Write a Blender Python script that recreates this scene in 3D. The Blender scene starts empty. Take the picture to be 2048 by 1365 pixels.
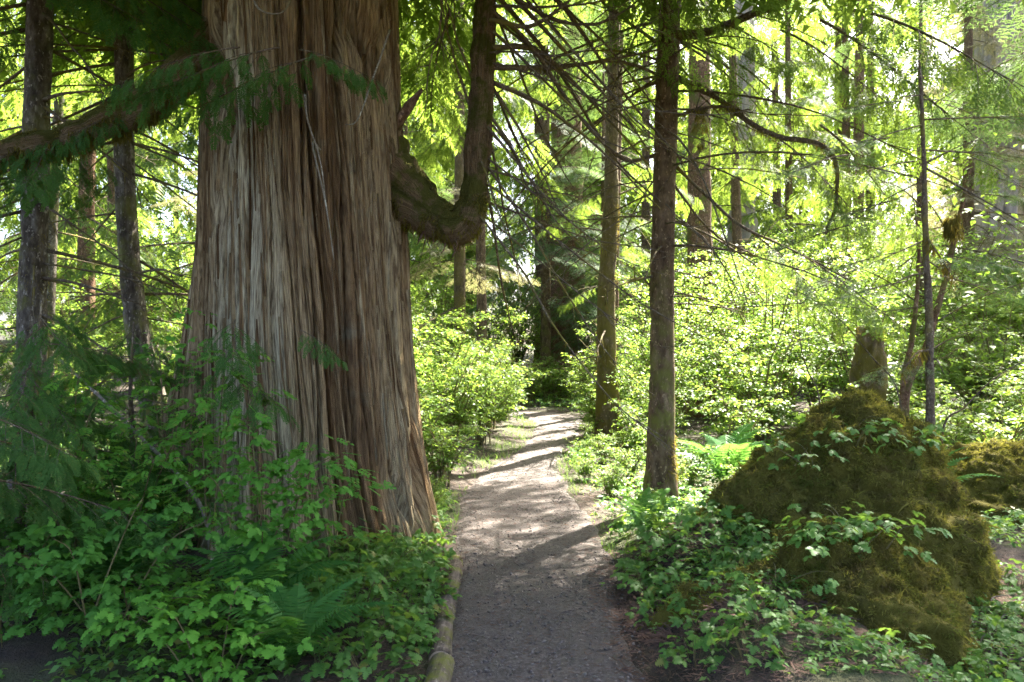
import bpy, math
import numpy as np
from mathutils import Matrix, Vector

# ------------------------------------------------------------------ camera, sky, sun, exposure
S = bpy.context.scene
COL = S.collection
CAMZ, FPX = 1.6, 1593.0          # eye height, focal length in photo pixels (28 mm)
cam_d = bpy.data.cameras.new('camera')
cam_d.sensor_width = 36.0
cam_d.lens = 28.0
cam_d.clip_start = 0.05
cam_d.clip_end = 600
cam = bpy.data.objects.new('camera', cam_d)
cam.location = (0, 0, CAMZ)
cam.rotation_euler = (math.pi / 2, 0, 0)
COL.objects.link(cam)
S.camera = cam

SUN_AZ, SUN_EL = math.radians(35), math.radians(50)
SUN = np.array([math.sin(SUN_AZ) * math.cos(SUN_EL), math.cos(SUN_AZ) * math.cos(SUN_EL), math.sin(SUN_EL)])
w = bpy.data.worlds.new('World')
S.world = w
w.use_nodes = True
wn = w.node_tree
bg = wn.nodes['Background']
sky = wn.nodes.new('ShaderNodeTexSky')
sky.sky_type = 'NISHITA'
sky.sun_disc = False
sky.sun_elevation = SUN_EL
sky.sun_rotation = SUN_AZ
sky.air_density = 0.55
sky.dust_density = 3.5
sky.ozone_density = 0.0
wn.links.new(sky.outputs[0], bg.inputs[0])
bg.inputs[1].default_value = 0.074
sun_d = bpy.data.lights.new('sun', 'SUN')
sun_d.energy = 4.0
sun_d.angle = math.radians(0.55)
sun_d.color = (1.0, 0.93, 0.82)
sun_o = bpy.data.objects.new('sun', sun_d)
sun_o.rotation_euler = Vector(SUN).to_track_quat('Z', 'Y').to_euler()
sun_o.location = (10, 20, 40)
COL.objects.link(sun_o)
S.view_settings.view_transform = 'Standard'
S.view_settings.look = 'None'
S.view_settings.gamma = 1
S.view_settings.use_curve_mapping = False
S.view_settings.exposure = 3.85
S.render.engine = 'CYCLES'
cy = S.cycles
cy.max_bounces = 5
cy.diffuse_bounces = 2
cy.glossy_bounces = 2
cy.transmission_bounces = 3
cy.use_adaptive_sampling = True
cy.adaptive_threshold = 0.015
cy.adaptive_min_samples = 16
cy.transparent_max_bounces = 4
cy.caustics_reflective = False
cy.caustics_refractive = False
cy.sample_clamp_indirect = 4.0
cy.use_denoising = True
cy.denoising_prefilter = 'NONE'
cy.filter_width = 1.6

# ------------------------------------------------------------------ helpers
R = np.random.default_rng(11)


def at(px, py, Y):
    """A point of the place: photo pixel and its distance in metres."""
    return np.array([(px - 1024) / FPX * Y, Y, CAMZ - (py - 682.5) / FPX * Y])


def hash2(ix, iy, seed):
    n = (ix.astype(np.int64) * 374761393 + iy.astype(np.int64) * 668265263 + seed * 1442695041) & 0x7fffffff
    n = ((n ^ (n >> 13)) * 1274126177) & 0x7fffffff
    n = ((n ^ (n >> 16)) * 668265263) & 0x7fffffff
    return ((n ^ (n >> 15)) & 0xffffff) / float(0xffffff)


def vn(x, y, seed=0, per=None):
    x = np.asarray(x, float); y = np.asarray(y, float)
    x, y = np.broadcast_arrays(x, y)
    ix = np.floor(x); iy = np.floor(y)
    fx = x - ix; fy = y - iy
    fx = fx * fx * fx * (fx * (fx * 6 - 15) + 10); fy = fy * fy * fy * (fy * (fy * 6 - 15) + 10)
    ix = ix.astype(np.int64); iy = iy.astype(np.int64)
    ix1 = ix + 1
    if per:
        ix = ix % per; ix1 = ix1 % per
    a = hash2(ix, iy, seed); b = hash2(ix1, iy, seed)
    c = hash2(ix, iy + 1, seed); d = hash2(ix1, iy + 1, seed)
    return (a * (1 - fx) + b * fx) * (1 - fy) + (c * (1 - fx) + d * fx) * fy


def fbm(x, y, seed=0, o=4):
    s = 0; a = .5; t = 0
    for k in range(o):
        s = s + a * vn(np.asarray(x) * 2 ** k, np.asarray(y) * 2 ** k, seed + k); t += a; a *= .5
    return s / t


def sstep(a, b, x):
    t = np.clip((np.asarray(x, float) - a) / (b - a), 0, 1)
    return t * t * (3 - 2 * t)


def norm(v):
    v = np.asarray(v, float)
    return v / np.maximum(np.linalg.norm(v, axis=-1, keepdims=True), 1e-9)


def spline(P, n):
    P = np.asarray(P, float)
    P = np.vstack([2 * P[0] - P[1], P, 2 * P[-1] - P[-2]])
    m = len(P) - 3
    t = np.linspace(0, m - 1e-6, n)
    i = t.astype(int); f = (t - i)[:, None]
    p0, p1, p2, p3 = P[i], P[i + 1], P[i + 2], P[i + 3]
    return .5 * ((2 * p1) + (-p0 + p2) * f + (2 * p0 - 5 * p1 + 4 * p2 - p3) * f ** 2 + (-p0 + 3 * p1 - 3 * p2 + p3) * f ** 3)


class MB:
    """Collects vertices, triangles and quads of ONE part."""
    def __init__(s):
        s.V = []; s.T = []; s.Q = []; s.n = 0

    def add(s, V, T=None, Q=None):
        V = np.asarray(V, float).reshape(-1, 3)
        if T is not None and len(T): s.T.append(np.asarray(T, np.int64).reshape(-1, 3) + s.n)
        if Q is not None and len(Q): s.Q.append(np.asarray(Q, np.int64).reshape(-1, 4) + s.n)
        s.V.append(V); s.n += len(V)

    def inst(s, tm, P, M):
        """Copies of a template (V, T) at points P (N,3) with bases M (N,3,3)."""
        V, T = tm
        n, k = len(P), len(V)
        if not n: return
        W = np.einsum('nij,kj->nki', M, V) + P[:, None, :]
        s.add(W.reshape(-1, 3), (T[None] + (np.arange(n) * k)[:, None, None]).reshape(-1, 3))

    def tube(s, P, r, sides=6, cap=True, jit=0.0):
        P = np.asarray(P, float); n = len(P)
        r = np.broadcast_to(np.asarray(r, float), (n,))
        d = norm(np.gradient(P, axis=0))
        ref = np.array([0, 0, 1.]) if abs(d[0][2]) < .9 else np.array([1., 0, 0])
        u = norm(np.cross(d[0], ref)); U = [u]
        for i in range(1, n):
            u = u - d[i] * np.dot(u, d[i]); u = u / max(np.linalg.norm(u), 1e-9); U.append(u)
        U = np.array(U); W = np.cross(d, U)
        a = np.arange(sides) / sides * 2 * math.pi
        rr = r[:, None] * np.ones(sides)
        if jit:
            rr = rr * (1 + jit * (vn(a[None, :] * sides / 6.0 * .9, np.arange(n)[:, None] * .7, int(n * 7 + sides)) - .5) * 2)
        V = P[:, None, :] + rr[..., None] * (np.cos(a)[None, :, None] * U[:, None, :] + np.sin(a)[None, :, None] * W[:, None, :])
        i = np.arange(n - 1)[:, None] * sides; j = np.arange(sides)[None, :]; k = (j + 1) % sides
        Q = np.stack([i + j, i + k, i + sides + k, i + sides + j], -1).reshape(-1, 4)
        T = None
        Vf = V.reshape(-1, 3)
        if cap:
            Vf = np.vstack([Vf, P[:1], P[-1:]])
            c0, c1 = n * sides, n * sides + 1
            b = (n - 1) * sides
            T = np.vstack([np.stack([np.full(sides, c0), k[0], j[0]], -1), np.stack([np.full(sides, c1), b + j[0], b + k[0]], -1)])
        s.add(Vf, T, Q)

    def mesh(s, name, mat, smooth=False, attrs=None):
        V = np.vstack(s.V) if s.V else np.zeros((0, 3))
        T = np.vstack(s.T) if s.T else np.zeros((0, 3), np.int64)
        Q = np.vstack(s.Q) if s.Q else np.zeros((0, 4), np.int64)
        me = bpy.data.meshes.new(name)
        me.vertices.add(len(V)); me.vertices.foreach_set('co', V.astype(np.float32).ravel())
        nl = T.size + Q.size
        me.loops.add(nl)
        me.loops.foreach_set('vertex_index', np.concatenate([T.ravel(), Q.ravel()]).astype(np.int32))
        me.polygons.add(len(T) + len(Q))
        st = np.concatenate([np.arange(len(T)) * 3, len(T) * 3 + np.arange(len(Q)) * 4])
        me.polygons.foreach_set('loop_start', st.astype(np.int32))
        if smooth: me.polygons.foreach_set('use_smooth', np.ones(len(T) + len(Q), bool))
        me.update(calc_edges=True)
        for k, a in (attrs or {}).items():
            a = np.asarray(a, np.float32)
            if a.ndim == 1:
                me.attributes.new(k, 'FLOAT', 'POINT').data.foreach_set('value', a)
            else:
                me.attributes.new(k, 'FLOAT_VECTOR', 'POINT').data.foreach_set('vector', a.ravel())
        me.materials.append(mat)
        return me


def link(name, data, parent=None, M=None, loc=None, kind=None):
    o = bpy.data.objects.new(name, data)
    COL.objects.link(o)
    if parent is not None: o.parent = parent
    if M is not None: o.matrix_local = M
    if loc is not None: o.location = loc
    if kind: o['kind'] = kind
    return o


def tag(o, label, cat, group=None):
    o['label'] = label; o['category'] = cat
    if group: o['group'] = group
    return o


def thing(name, label, cat, loc, group=None, rotz=0, scale=1):
    o = link(name, None)
    o.empty_display_size = .1
    o.location = loc; o.rotation_euler = (0, 0, rotz); o.scale = (scale,) * 3
    return tag(o, label, cat, group)


def basis(f, up=(0, 0, 1), roll=None):
    x = norm(f)
    up = np.broadcast_to(np.asarray(up, float), x.shape)
    y = np.cross(up, x)
    bad = np.linalg.norm(y, axis=-1) < 1e-3
    if np.any(bad): y[bad] = np.cross(np.array([1., 0, 0]), x[bad])
    y = norm(y); z = np.cross(x, y)
    if roll is not None:
        c = np.cos(roll)[..., None]; s_ = np.sin(roll)[..., None]
        y, z = y * c + z * s_, z * c - y * s_
    return np.stack([x, y, z], -1)


def mat4(B, p, sc=1.0):
    M = Matrix.Identity(4)
    for i in range(3):
        for j in range(3): M[i][j] = B[i][j] * sc
        M[i][3] = p[i]
    return M


# ------------------------------------------------------------------ materials
def nt(name):
    m = bpy.data.materials.new(name); m.use_nodes = True
    t = m.node_tree
    return m, t, t.nodes['Principled BSDF'], t.nodes['Material Output']


def ramp(t, stops, src):
    n = t.nodes.new('ShaderNodeValToRGB')
    e = n.color_ramp.elements
    while len(e) < len(stops): e.new(.5)
    for q, (p, c) in zip(e, stops): q.position = p; q.color = (*c, 1)
    t.links.new(src, n.inputs[0])
    return n.outputs[0]


def noise(t, vec, scale, detail=4, rough=.6, mscale=None):
    if mscale:
        mp = t.nodes.new('ShaderNodeMapping'); mp.inputs['Scale'].default_value = mscale
        t.links.new(vec, mp.inputs[0]); vec = mp.outputs[0]
    n = t.nodes.new('ShaderNodeTexNoise')
    n.inputs['Scale'].default_value = scale; n.inputs['Detail'].default_value = detail; n.inputs['Roughness'].default_value = rough
    t.links.new(vec, n.inputs['Vector'])
    return n.outputs[0]


def mixc(t, f, a, b):
    n = t.nodes.new('ShaderNodeMix'); n.data_type = 'RGBA'
    for s_, v in ((n.inputs[0], f), (n.inputs[6], a), (n.inputs[7], b)):
        if hasattr(v, 'is_output'): t.links.new(v, s_)
        elif isinstance(v, (int, float)): s_.default_value = v
        else: s_.default_value = (*v, 1)
    return n.outputs[2]


def math_(t, op, a, b=None, clamp=False):
    n = t.nodes.new('ShaderNodeMath'); n.operation = op; n.use_clamp = clamp
    for i, v in enumerate((a, b)):
        if v is None: continue
        if hasattr(v, 'is_output'): t.links.new(v, n.inputs[i])
        else: n.inputs[i].default_value = v
    return n.outputs[0]


def bump(t, h, dist, strength=1.0):
    n = t.nodes.new('ShaderNodeBump'); n.inputs['Distance'].default_value = dist; n.inputs['Strength'].default_value = strength
    t.links.new(h, n.inputs['Height'])
    return n.outputs[0]


def leaf_mat(name, a, b, tcol, tr=.5, gloss=.4, rough=.42):
    """a..b: leaf colour range (one value per leaf), tcol: colour of light passing through."""
    m, t, p, out = nt(name)
    g = t.nodes.new('ShaderNodeNewGeometry')
    oi = t.nodes.new('ShaderNodeObjectInfo')
    f = math_(t, 'ADD', math_(t, 'MULTIPLY', g.outputs['Random Per Island'], .65), math_(t, 'MULTIPLY', oi.outputs['Random'], .35))
    c = mixc(t, f, a, b)
    old = math_(t, 'GREATER_THAN', g.outputs['Random Per Island'], .955)
    c = mixc(t, math_(t, 'MULTIPLY', old, .8), c, (.24, .19, .05))
    t.links.new(c, p.inputs['Base Color'])
    p.inputs['Roughness'].default_value = rough
    p.inputs['Specular IOR Level'].default_value = gloss
    tl = t.nodes.new('ShaderNodeBsdfTranslucent')
    tc = mixc(t, f, tuple(x * .8 for x in tcol), tuple(min(1, x * 1.2) for x in tcol))
    t.links.new(tc, tl.inputs[0])
    mx = t.nodes.new('ShaderNodeMixShader'); mx.inputs[0].default_value = tr
    t.links.new(p.outputs[0], mx.inputs[1]); t.links.new(tl.outputs[0], mx.inputs[2])
    t.links.new(mx.outputs[0], out.inputs[0])
    return m


L_SHRUB = leaf_mat('leaf_shrub', (.07, .15, .02), (.13, .23, .035), (.29, .43, .055), .48, .25, .45)
L_MAPLE = leaf_mat('leaf_maple', (.08, .17, .02), (.14, .25, .03), (.29, .45, .055), .5, .25, .45)
L_FORE = leaf_mat('leaf_foreground', (.07, .20, .026), (.12, .29, .04), (.18, .42, .05), .4, .15, .55)
L_COVER = leaf_mat('leaf_cover', (.06, .16, .032), (.11, .23, .05), (.24, .40, .05), .42, .25, .45)
L_CEDAR = leaf_mat('cedar_scale', (.05, .10, .022), (.09, .15, .03), (.27, .39, .05), .45, .15, .6)
L_CEDARD = leaf_mat('cedar_scale_blue', (.042, .105, .024), (.07, .15, .034), (.14, .30, .05), .38, .1, .6)
L_HEM = leaf_mat('hemlock_needle', (.05, .11, .05), (.10, .17, .065), (.20, .32, .08), .38, .15, .6)
L_DRY = leaf_mat('dry_needle', (.15, .15, .07), (.24, .22, .12), (.32, .31, .13), .4, .2, .6)
L_FERN = leaf_mat('fern_blade', (.035, .13, .028), (.065, .18, .035), (.16, .34, .05), .4, .2, .5)


def moss_mat():
    m = leaf_mat('moss_blade', (.045, .05, .011), (.30, .28, .055), (.26, .25, .04), .32, .05, .9)
    t = m.node_tree; p = t.nodes['Principled BSDF']
    src = p.inputs['Base Color'].links[0].from_socket
    v = t.nodes.new('ShaderNodeTexCoord').outputs['Object']
    k = ramp(t, [(.45, (0, 0, 0)), (.62, (.85, .85, .85))], noise(t, v, 5.5, 5, .7))
    k2 = ramp(t, [(.50, (0, 0, 0)), (.64, (.8, .8, .8))], noise(t, v, 3.1, 4, .6, (1.3, .8, 1.1)))
    t.links.new(mixc(t, k2, mixc(t, k, src, (.11, .072, .036)), (.075, .105, .02)), p.inputs['Base Color'])
    return m


L_MOSS = None
L_MOSSH = leaf_mat('moss_hanging', (.06, .055, .012), (.11, .09, .02), (.30, .24, .04), .4, .1, .8)


L_MOSS = moss_mat()


def bark(name, c0, c1, c2, moss=0.0, vscale=(9, 9, 1.6), moss_h=None, mosscol=(.10, .105, .02), bdist=.02):
    m, t, p, out = nt(name)
    tc = t.nodes.new('ShaderNodeTexCoord'); v = tc.outputs['Object']
    n1 = noise(t, v, 3.0, 6, .65, vscale)
    n2 = noise(t, v, 14, 5, .7, (1, 1, .45))
    n3 = noise(t, v, 1.3, 3)
    c = ramp(t, [(.3, c0), (.5, c1), (.72, c2)], n1)
    c = mixc(t, ramp(t, [(.54, (0, 0, 0)), (.72, (.6, .6, .6))], n2), c, tuple(min(.4, x * 1.5) for x in c2))
    fl = ramp(t, [(.60, (0, 0, 0)), (.66, (.75, .75, .75))], noise(t, v, 34, 3, .6, (1, 1, .6)))
    c = mixc(t, fl, c, tuple(min(.5, x * 1.9) for x in c2))
    if moss:
        mk = ramp(t, [(.62 - moss * .35, (0, 0, 0)), (.74 - moss * .35, (1, 1, 1))], noise(t, v, 2.6, 6, .7))
        if moss_h:
            sx = t.nodes.new('ShaderNodeSeparateXYZ'); t.links.new(v, sx.inputs[0])
            hh = math_(t, 'SUBTRACT', 1.0, math_(t, 'DIVIDE', sx.outputs[2], moss_h), True)
            mk = math_(t, 'MULTIPLY', mk, math_(t, 'ADD', hh, .12, True), True)
        c = mixc(t, mk, c, mixc(t, n3, mosscol, tuple(x * 1.6 for x in mosscol)))
    t.links.new(c, p.inputs['Base Color'])
    p.inputs['Roughness'].default_value = .9; p.inputs['Specular IOR Level'].default_value = .15
    h = math_(t, 'ADD', n1, math_(t, 'MULTIPLY', n2, .5))
    t.links.new(bump(t, h, bdist), p.inputs['Normal'])
    return m


B_SLIM = bark('slim_bark', (.04, .025, .014), (.105, .068, .040), (.18, .128, .08), .42, (5, 5, 2.2), 3.0)
B_MOSSY = bark('mossy_bark', (.05, .035, .022), (.11, .08, .05), (.18, .13, .09), .62, (5, 5, 2.2), 6.0, (.085, .068, .014))
B_LEFT = bark('lichen_bark', (.035, .028, .022), (.08, .065, .05), (.20, .18, .15), .35, (6, 6, 2.5), 5.0)
B_GREY = bark('grey_bark', (.20, .18, .165), (.40, .37, .345), (.55, .52, .49), .0, (7, 7, .35), None, bdist=.06)
B_TWIG = bark('twig_bark', (.05, .036, .026), (.09, .066, .045), (.17, .14, .10), .35, (20, 20, 20), None, (.11, .09, .02), .004)
B_PALE = bark('pale_twig', (.10, .08, .06), (.19, .16, .12), (.28, .25, .2), .2, (20, 20, 20), None, bdist=.003)
B_LIMB = bark('limb_bark', (.055, .03, .018), (.13, .072, .042), (.21, .14, .09), .38, (8, 8, 8), None, (.07, .075, .016), .02)
B_STEM = bark('green_stem', (.09, .07, .035), (.13, .11, .05), (.16, .13, .06), .2, (20, 20, 20), None, bdist=.002)


def cedar_bark(name='cedar_bark', moss=0.0, dark=1.0, pale=0.0):
    m, t, p, out = nt(name)
    ag = t.nodes.new('ShaderNodeAttribute'); ag.attribute_name = 'grain'
    at_ = t.nodes.new('ShaderNodeAttribute'); at_.attribute_name = 'tone'
    v = ag.outputs['Vector']
    fib = noise(t, v, 1.0, 5, .65, (110, 4.5, 1))
    fib2 = noise(t, v, 1.0, 5, .65, (30, 1.6, 1))
    blot = noise(t, v, 2.2, 5, .65)
    f = math_(t, 'ADD', math_(t, 'MULTIPLY', at_.outputs['Fac'], .72), math_(t, 'MULTIPLY', fib2, .30))
    c = ramp(t, [(.18, (.10, .056, .026)), (.32, (.25, .160, .080)), (.46, (.38, .270, .145)), (.62, (.46, .36, .21)), (.80, (.54, .475, .32))], f)
    c = mixc(t, ramp(t, [(.38, (.85, .85, .85)), (.60, (0, 0, 0))], fib), c, (.07, .040, .022))
    c = mixc(t, ramp(t, [(.56, (0, 0, 0)), (.74, (.55, .55, .55))], blot), c, (.20, .205, .15))
    if pale: c = mixc(t, pale, c, (.58, .56, .54))
    if dark != 1: c = mixc(t, 1 - dark, c, (.05, .026, .014))
    if moss:
        ob = t.nodes.new('ShaderNodeTexCoord').outputs['Object']
        nz = t.nodes.new('ShaderNodeSeparateXYZ'); t.links.new(t.nodes.new('ShaderNodeNewGeometry').outputs['Normal'], nz.inputs[0])
        k = math_(t, 'ADD', noise(t, ob, 5, 6, .7), math_(t, 'MULTIPLY', nz.outputs[2], .16))
        c = mixc(t, ramp(t, [(.62 - moss * .2, (0, 0, 0)), (.72 - moss * .2, (.9, .9, .9))], k), c, mixc(t, fib2, (.05, .058, .012), (.11, .105, .02)))
    t.links.new(c, p.inputs['Base Color'])
    p.inputs['Roughness'].default_value = .95; p.inputs['Specular IOR Level'].default_value = .03
    h = math_(t, 'ADD', fib, math_(t, 'MULTIPLY', fib2, .8))
    t.links.new(bump(t, h, .03), p.inputs['Normal'])
    return m


B_CEDAR = cedar_bark()
B_CLIMB = cedar_bark('cedar_limb_bark', .8, .6)
B_GREY = cedar_bark('weathered_cedar_bark', 0, 1.0, .4)


def soil_mat():
    m, t, p, out = nt('forest_soil')
    v = t.nodes.new('ShaderNodeTexCoord').outputs['Object']
    a = noise(t, v, .9, 5); b = noise(t, v, 9, 6, .7); d = noise(t, v, 60, 3, .7)
    c = ramp(t, [(.35, (.022, .015, .010)), (.55, (.05, .033, .021)), (.75, (.085, .06, .036))], b)
    c = mixc(t, ramp(t, [(.48, (0, 0, 0)), (.62, (.8, .8, .8))], a), c, (.06, .075, .02))
    t.links.new(c, p.inputs['Base Color']); p.inputs['Roughness'].default_value = .95
    t.links.new(bump(t, math_(t, 'ADD', b, math_(t, 'MULTIPLY', d, .4)), .05), p.inputs['Normal'])
    return m


def path_mat():
    m, t, p, out = nt('gravel_path')
    v = t.nodes.new('ShaderNodeTexCoord').outputs['Object']
    a = noise(t, v, 1.4, 4); b = noise(t, v, 38, 6, .75); d = noise(t, v, 120, 3, .7)
    c = ramp(t, [(.3, (.038, .030, .025)), (.5, (.095, .077, .066)), (.7, (.185, .155, .138))], b)
    c = mixc(t, ramp(t, [(.4, (0, 0, 0)), (.7, (.7, .7, .7))], a), c, (.085, .070, .062))
    t.links.new(c, p.inputs['Base Color']); p.inputs['Roughness'].default_value = .9
    t.links.new(bump(t, math_(t, 'ADD', b, math_(t, 'MULTIPLY', d, .5)), .02), p.inputs['Normal'])
    return m


def plain(name, a, b, scale=30, rough=.9, bd=.005):
    m, t, p, out = nt(name)
    v = t.nodes.new('ShaderNodeTexCoord').outputs['Object']
    g = t.nodes.new('ShaderNodeNewGeometry').outputs['Random Per Island']
    n = noise(t, v, scale, 5, .7)
    f = math_(t, 'ADD', math_(t, 'MULTIPLY', n, .5), math_(t, 'MULTIPLY', g, .5))
    t.links.new(mixc(t, f, a, b), p.inputs['Base Color']); p.inputs['Roughness'].default_value = rough
    t.links.new(bump(t, n, bd), p.inputs['Normal'])
    return m


M_SOIL = soil_mat()
M_PATH = path_mat()
M_STONE = plain('small_stone', (.05, .042, .037), (.22, .19, .17), 60)
M_LITTER = plain('needle_litter', (.05, .028, .019), (.17, .10, .07), 40)
M_STICK = plain('dead_stick', (.07, .052, .04), (.19, .15, .12), 50)
M_LOG = bark('edging_log_wood', (.045, .034, .027), (.11, .085, .068), (.19, .155, .13), .4, (12, .9, 12), None, bdist=.008)
M_CUT = plain('cut_wood', (.28, .2, .13), (.4, .31, .22), 25)
M_MOUND = bark('moss_mound_skin', (.05, .042, .012), (.085, .075, .016), (.12, .10, .022), .6, (6, 6, 6), None, (.085, .075, .013), .05)
M_BANK = bark('bank_skin', (.06, .030, .020), (.12, .066, .044), (.18, .11, .08), .3, (7, 7, 7), None, (.08, .075, .02), .04)

# ------------------------------------------------------------------ ground and path
PY = np.array([-4, 0, 2.0, 3.74, 5.4, 6.6, 8.0, 9.5, 10.6, 11.8, 13.6, 15.6, 16.8, 17.6, 18.2])
PL = np.array([-.36, -.36, -.36, -.35, -.38, -.48, -.54, -.42, -.18, .14, .33, .46, .2, -.8, -2.2])
PR = np.array([.66, .66, .66, .64, .74, .74, .66, .55, .62, .80, 1.12, 1.40, 1.45, 1.2, .3])


def pl(y): return np.interp(y, PY, PL)
def pr(y): return np.interp(y, PY, PR)


def gz(x, y):
    """Height of the forest floor."""
    x = np.asarray(x, float); y = np.asarray(y, float)
    off = np.maximum(pl(y) - x, x - pr(y))
    z = .10 * (fbm(x * .7, y * .7, 5) - .5) * sstep(0, .5, off) * 2 + .03 * (vn(x * 5, y * 5, 8) - .5) * sstep(0, .3, off)
    z = z - .03 * (1 - sstep(-.1, .05, off))
    bank = sstep(.02, .55, x - pr(y)) * sstep(2.4, 3.4, y) * (1 - sstep(5.2, 7.2, y)) * (1 - sstep(1.5, 2.2, x))
    z = z + (.32 + .12 * (fbm(x * 3, y * 3, 17) - .5)) * bank
    z = z + .12 * sstep(.05, .5, pl(y) - x) * sstep(3, 4.5, y)
    z = z + 1.0 * sstep(14, 45, y) * sstep(.5, 4, np.abs(x - 1.5)) + .5 * sstep(19, 40, y)
    return z


u = np.linspace(-1, 1, 321)
gx = np.sign(u) * (9 * np.abs(u) + 140 * np.abs(u) ** 5)
v_ = np.linspace(-1, 1, 321)
gy = 7 + np.sign(v_) * (10 * np.abs(v_) + 150 * np.abs(v_) ** 5)
GX, GY = np.meshgrid(gx, gy)
b = MB()
V = np.stack([GX, GY, gz(GX, GY)], -1).reshape(-1, 3)
n = len(gx); i = np.arange(n - 1)[:, None] * n + np.arange(n - 1)[None]
b.add(V, None, np.stack([i, i + 1, i + n + 1, i + n], -1).reshape(-1, 4))
g = link('ground', b.mesh('ground', M_SOIL, True), kind='structure')

ys = np.concatenate([np.linspace(-4, 3.4, 30), np.linspace(3.45, 18.2, 260)])
us = np.linspace(0, 1, 41)
YY, UU = np.meshgrid(ys, us, indexing='ij')
el = .10 * (vn(ys * 2.3, 0 * ys, 3) - .5) + .05 * (vn(ys * 8, 0 * ys, 4) - .5)
er = .16 * (vn(ys * 1.9, 0 * ys, 13) - .5) + .07 * (vn(ys * 8, 0 * ys, 14) - .5)
XX = (pl(ys) + el)[:, None] * (1 - UU) + (pr(ys) + er)[:, None] * UU
ZZ = .012 + .03 * (fbm(XX * 1.5, YY * 1.5, 21) - .5) + .012 * (vn(XX * 9, YY * 9, 22) - .5) - .03 * sstep(.42, .5, np.abs(UU - .5))
b = MB()
nn = len(us); i = np.arange(len(ys) - 1)[:, None] * nn + np.arange(nn - 1)[None]
b.add(np.stack([XX, YY, ZZ], -1).reshape(-1, 3), None, np.stack([i, i + 1, i + nn + 1, i + nn], -1).reshape(-1, 4))
link('path', b.mesh('path', M_PATH, True), kind='structure')

# ------------------------------------------------------------------ leaf templates (x forward, z up)
def tm_leaf():
    V = np.array([[0, 0, 0], [.42, .27, .05], [.42, 0, -.02], [.42, -.27, .05], [1, 0, -.13]])
    return V, np.array([[0, 2, 1], [0, 3, 2], [1, 2, 4], [2, 3, 4]])


def tm_ovate():
    V = np.array([[0, 0, 0], [.25, .22, .04], [.25, 0, 0], [.25, -.22, .04], [.6, .26, .03], [.6, 0, -.03], [.6, -.26, .03], [1, 0, -.16]])
    T = np.array([[0, 2, 1], [0, 3, 2], [1, 2, 4], [2, 5, 4], [2, 3, 5], [3, 6, 5], [4, 5, 7], [5, 6, 7]])
    return V, T


def toothed(n=7, wid=.36, lobe=0.3, droop=.22, fold=.10):
    t = np.linspace(0, 1, n)
    w_ = wid * np.sin(np.pi * np.clip(t, 0, 1) ** .8) ** .8
    mid = np.stack([t, 0 * t, -droop * t ** 2], -1)
    V = [mid]; T = []
    k = n
    for s_ in (1, -1):
        e = []
        for j in range(n - 1):
            base = np.array([t[j], s_ * w_[j] * (1 - lobe * .6), fold * w_[j] - droop * t[j] ** 2])
            tip = np.array([t[j] + .55 / n, s_ * max(w_[j], w_[j + 1]) * 1.05, fold * w_[j] * 1.1 - droop * (t[j] + .1) ** 2])
            e += [base, tip]
        V.append(np.array(e))
        for j in range(n - 1):
            b0, b1 = k + 2 * j, k + 2 * j + 1
            b2 = k + 2 * j + 2 if j < n - 2 else n - 1
            tr = [[j, j + 1, b1], [j, b1, b0]]
            if j < n - 2: tr.append([j + 1, b2, b1])
            T += [[a, c, d] if s_ < 0 else [a, d, c] for a, c, d in tr]
        k += 2 * (n - 1)
    return np.vstack(V), np.array(T)


def merge_t(parts):
    V = []; T = []; k = 0
    for (v, t), M, p in parts:
        V.append(v @ np.asarray(M).T + np.asarray(p)); T.append(t + k); k += len(v)
    return np.vstack(V), np.vstack(T)


def rz(a):
    c, s_ = math.cos(a), math.sin(a)
    return np.array([[c, -s_, 0], [s_, c, 0], [0, 0, 1.]])


def tm_trifoliate(seed):
    r = np.random.default_rng(seed)
    L = []
    for a, s_, p in ((0, 1.0, .42), (1.15, .8, .36), (-1.15, .8, .36)):
        a += r.uniform(-.15, .15)
        L.append((toothed(6, r.uniform(.36, .46), .8, r.uniform(.12, .3), r.uniform(.05, .25)), rz(a) * s_ * .66, (p, 0, 0)))
    st = (np.array([[0, .008, 0], [0, -.008, 0], [.42, 0, .0], [.2, 0, .012]]), np.array([[0, 1, 3], [0, 3, 2], [1, 2, 3]]))
    L.append((st, np.eye(3), (0, 0, 0)))
    return merge_t(L)


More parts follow.
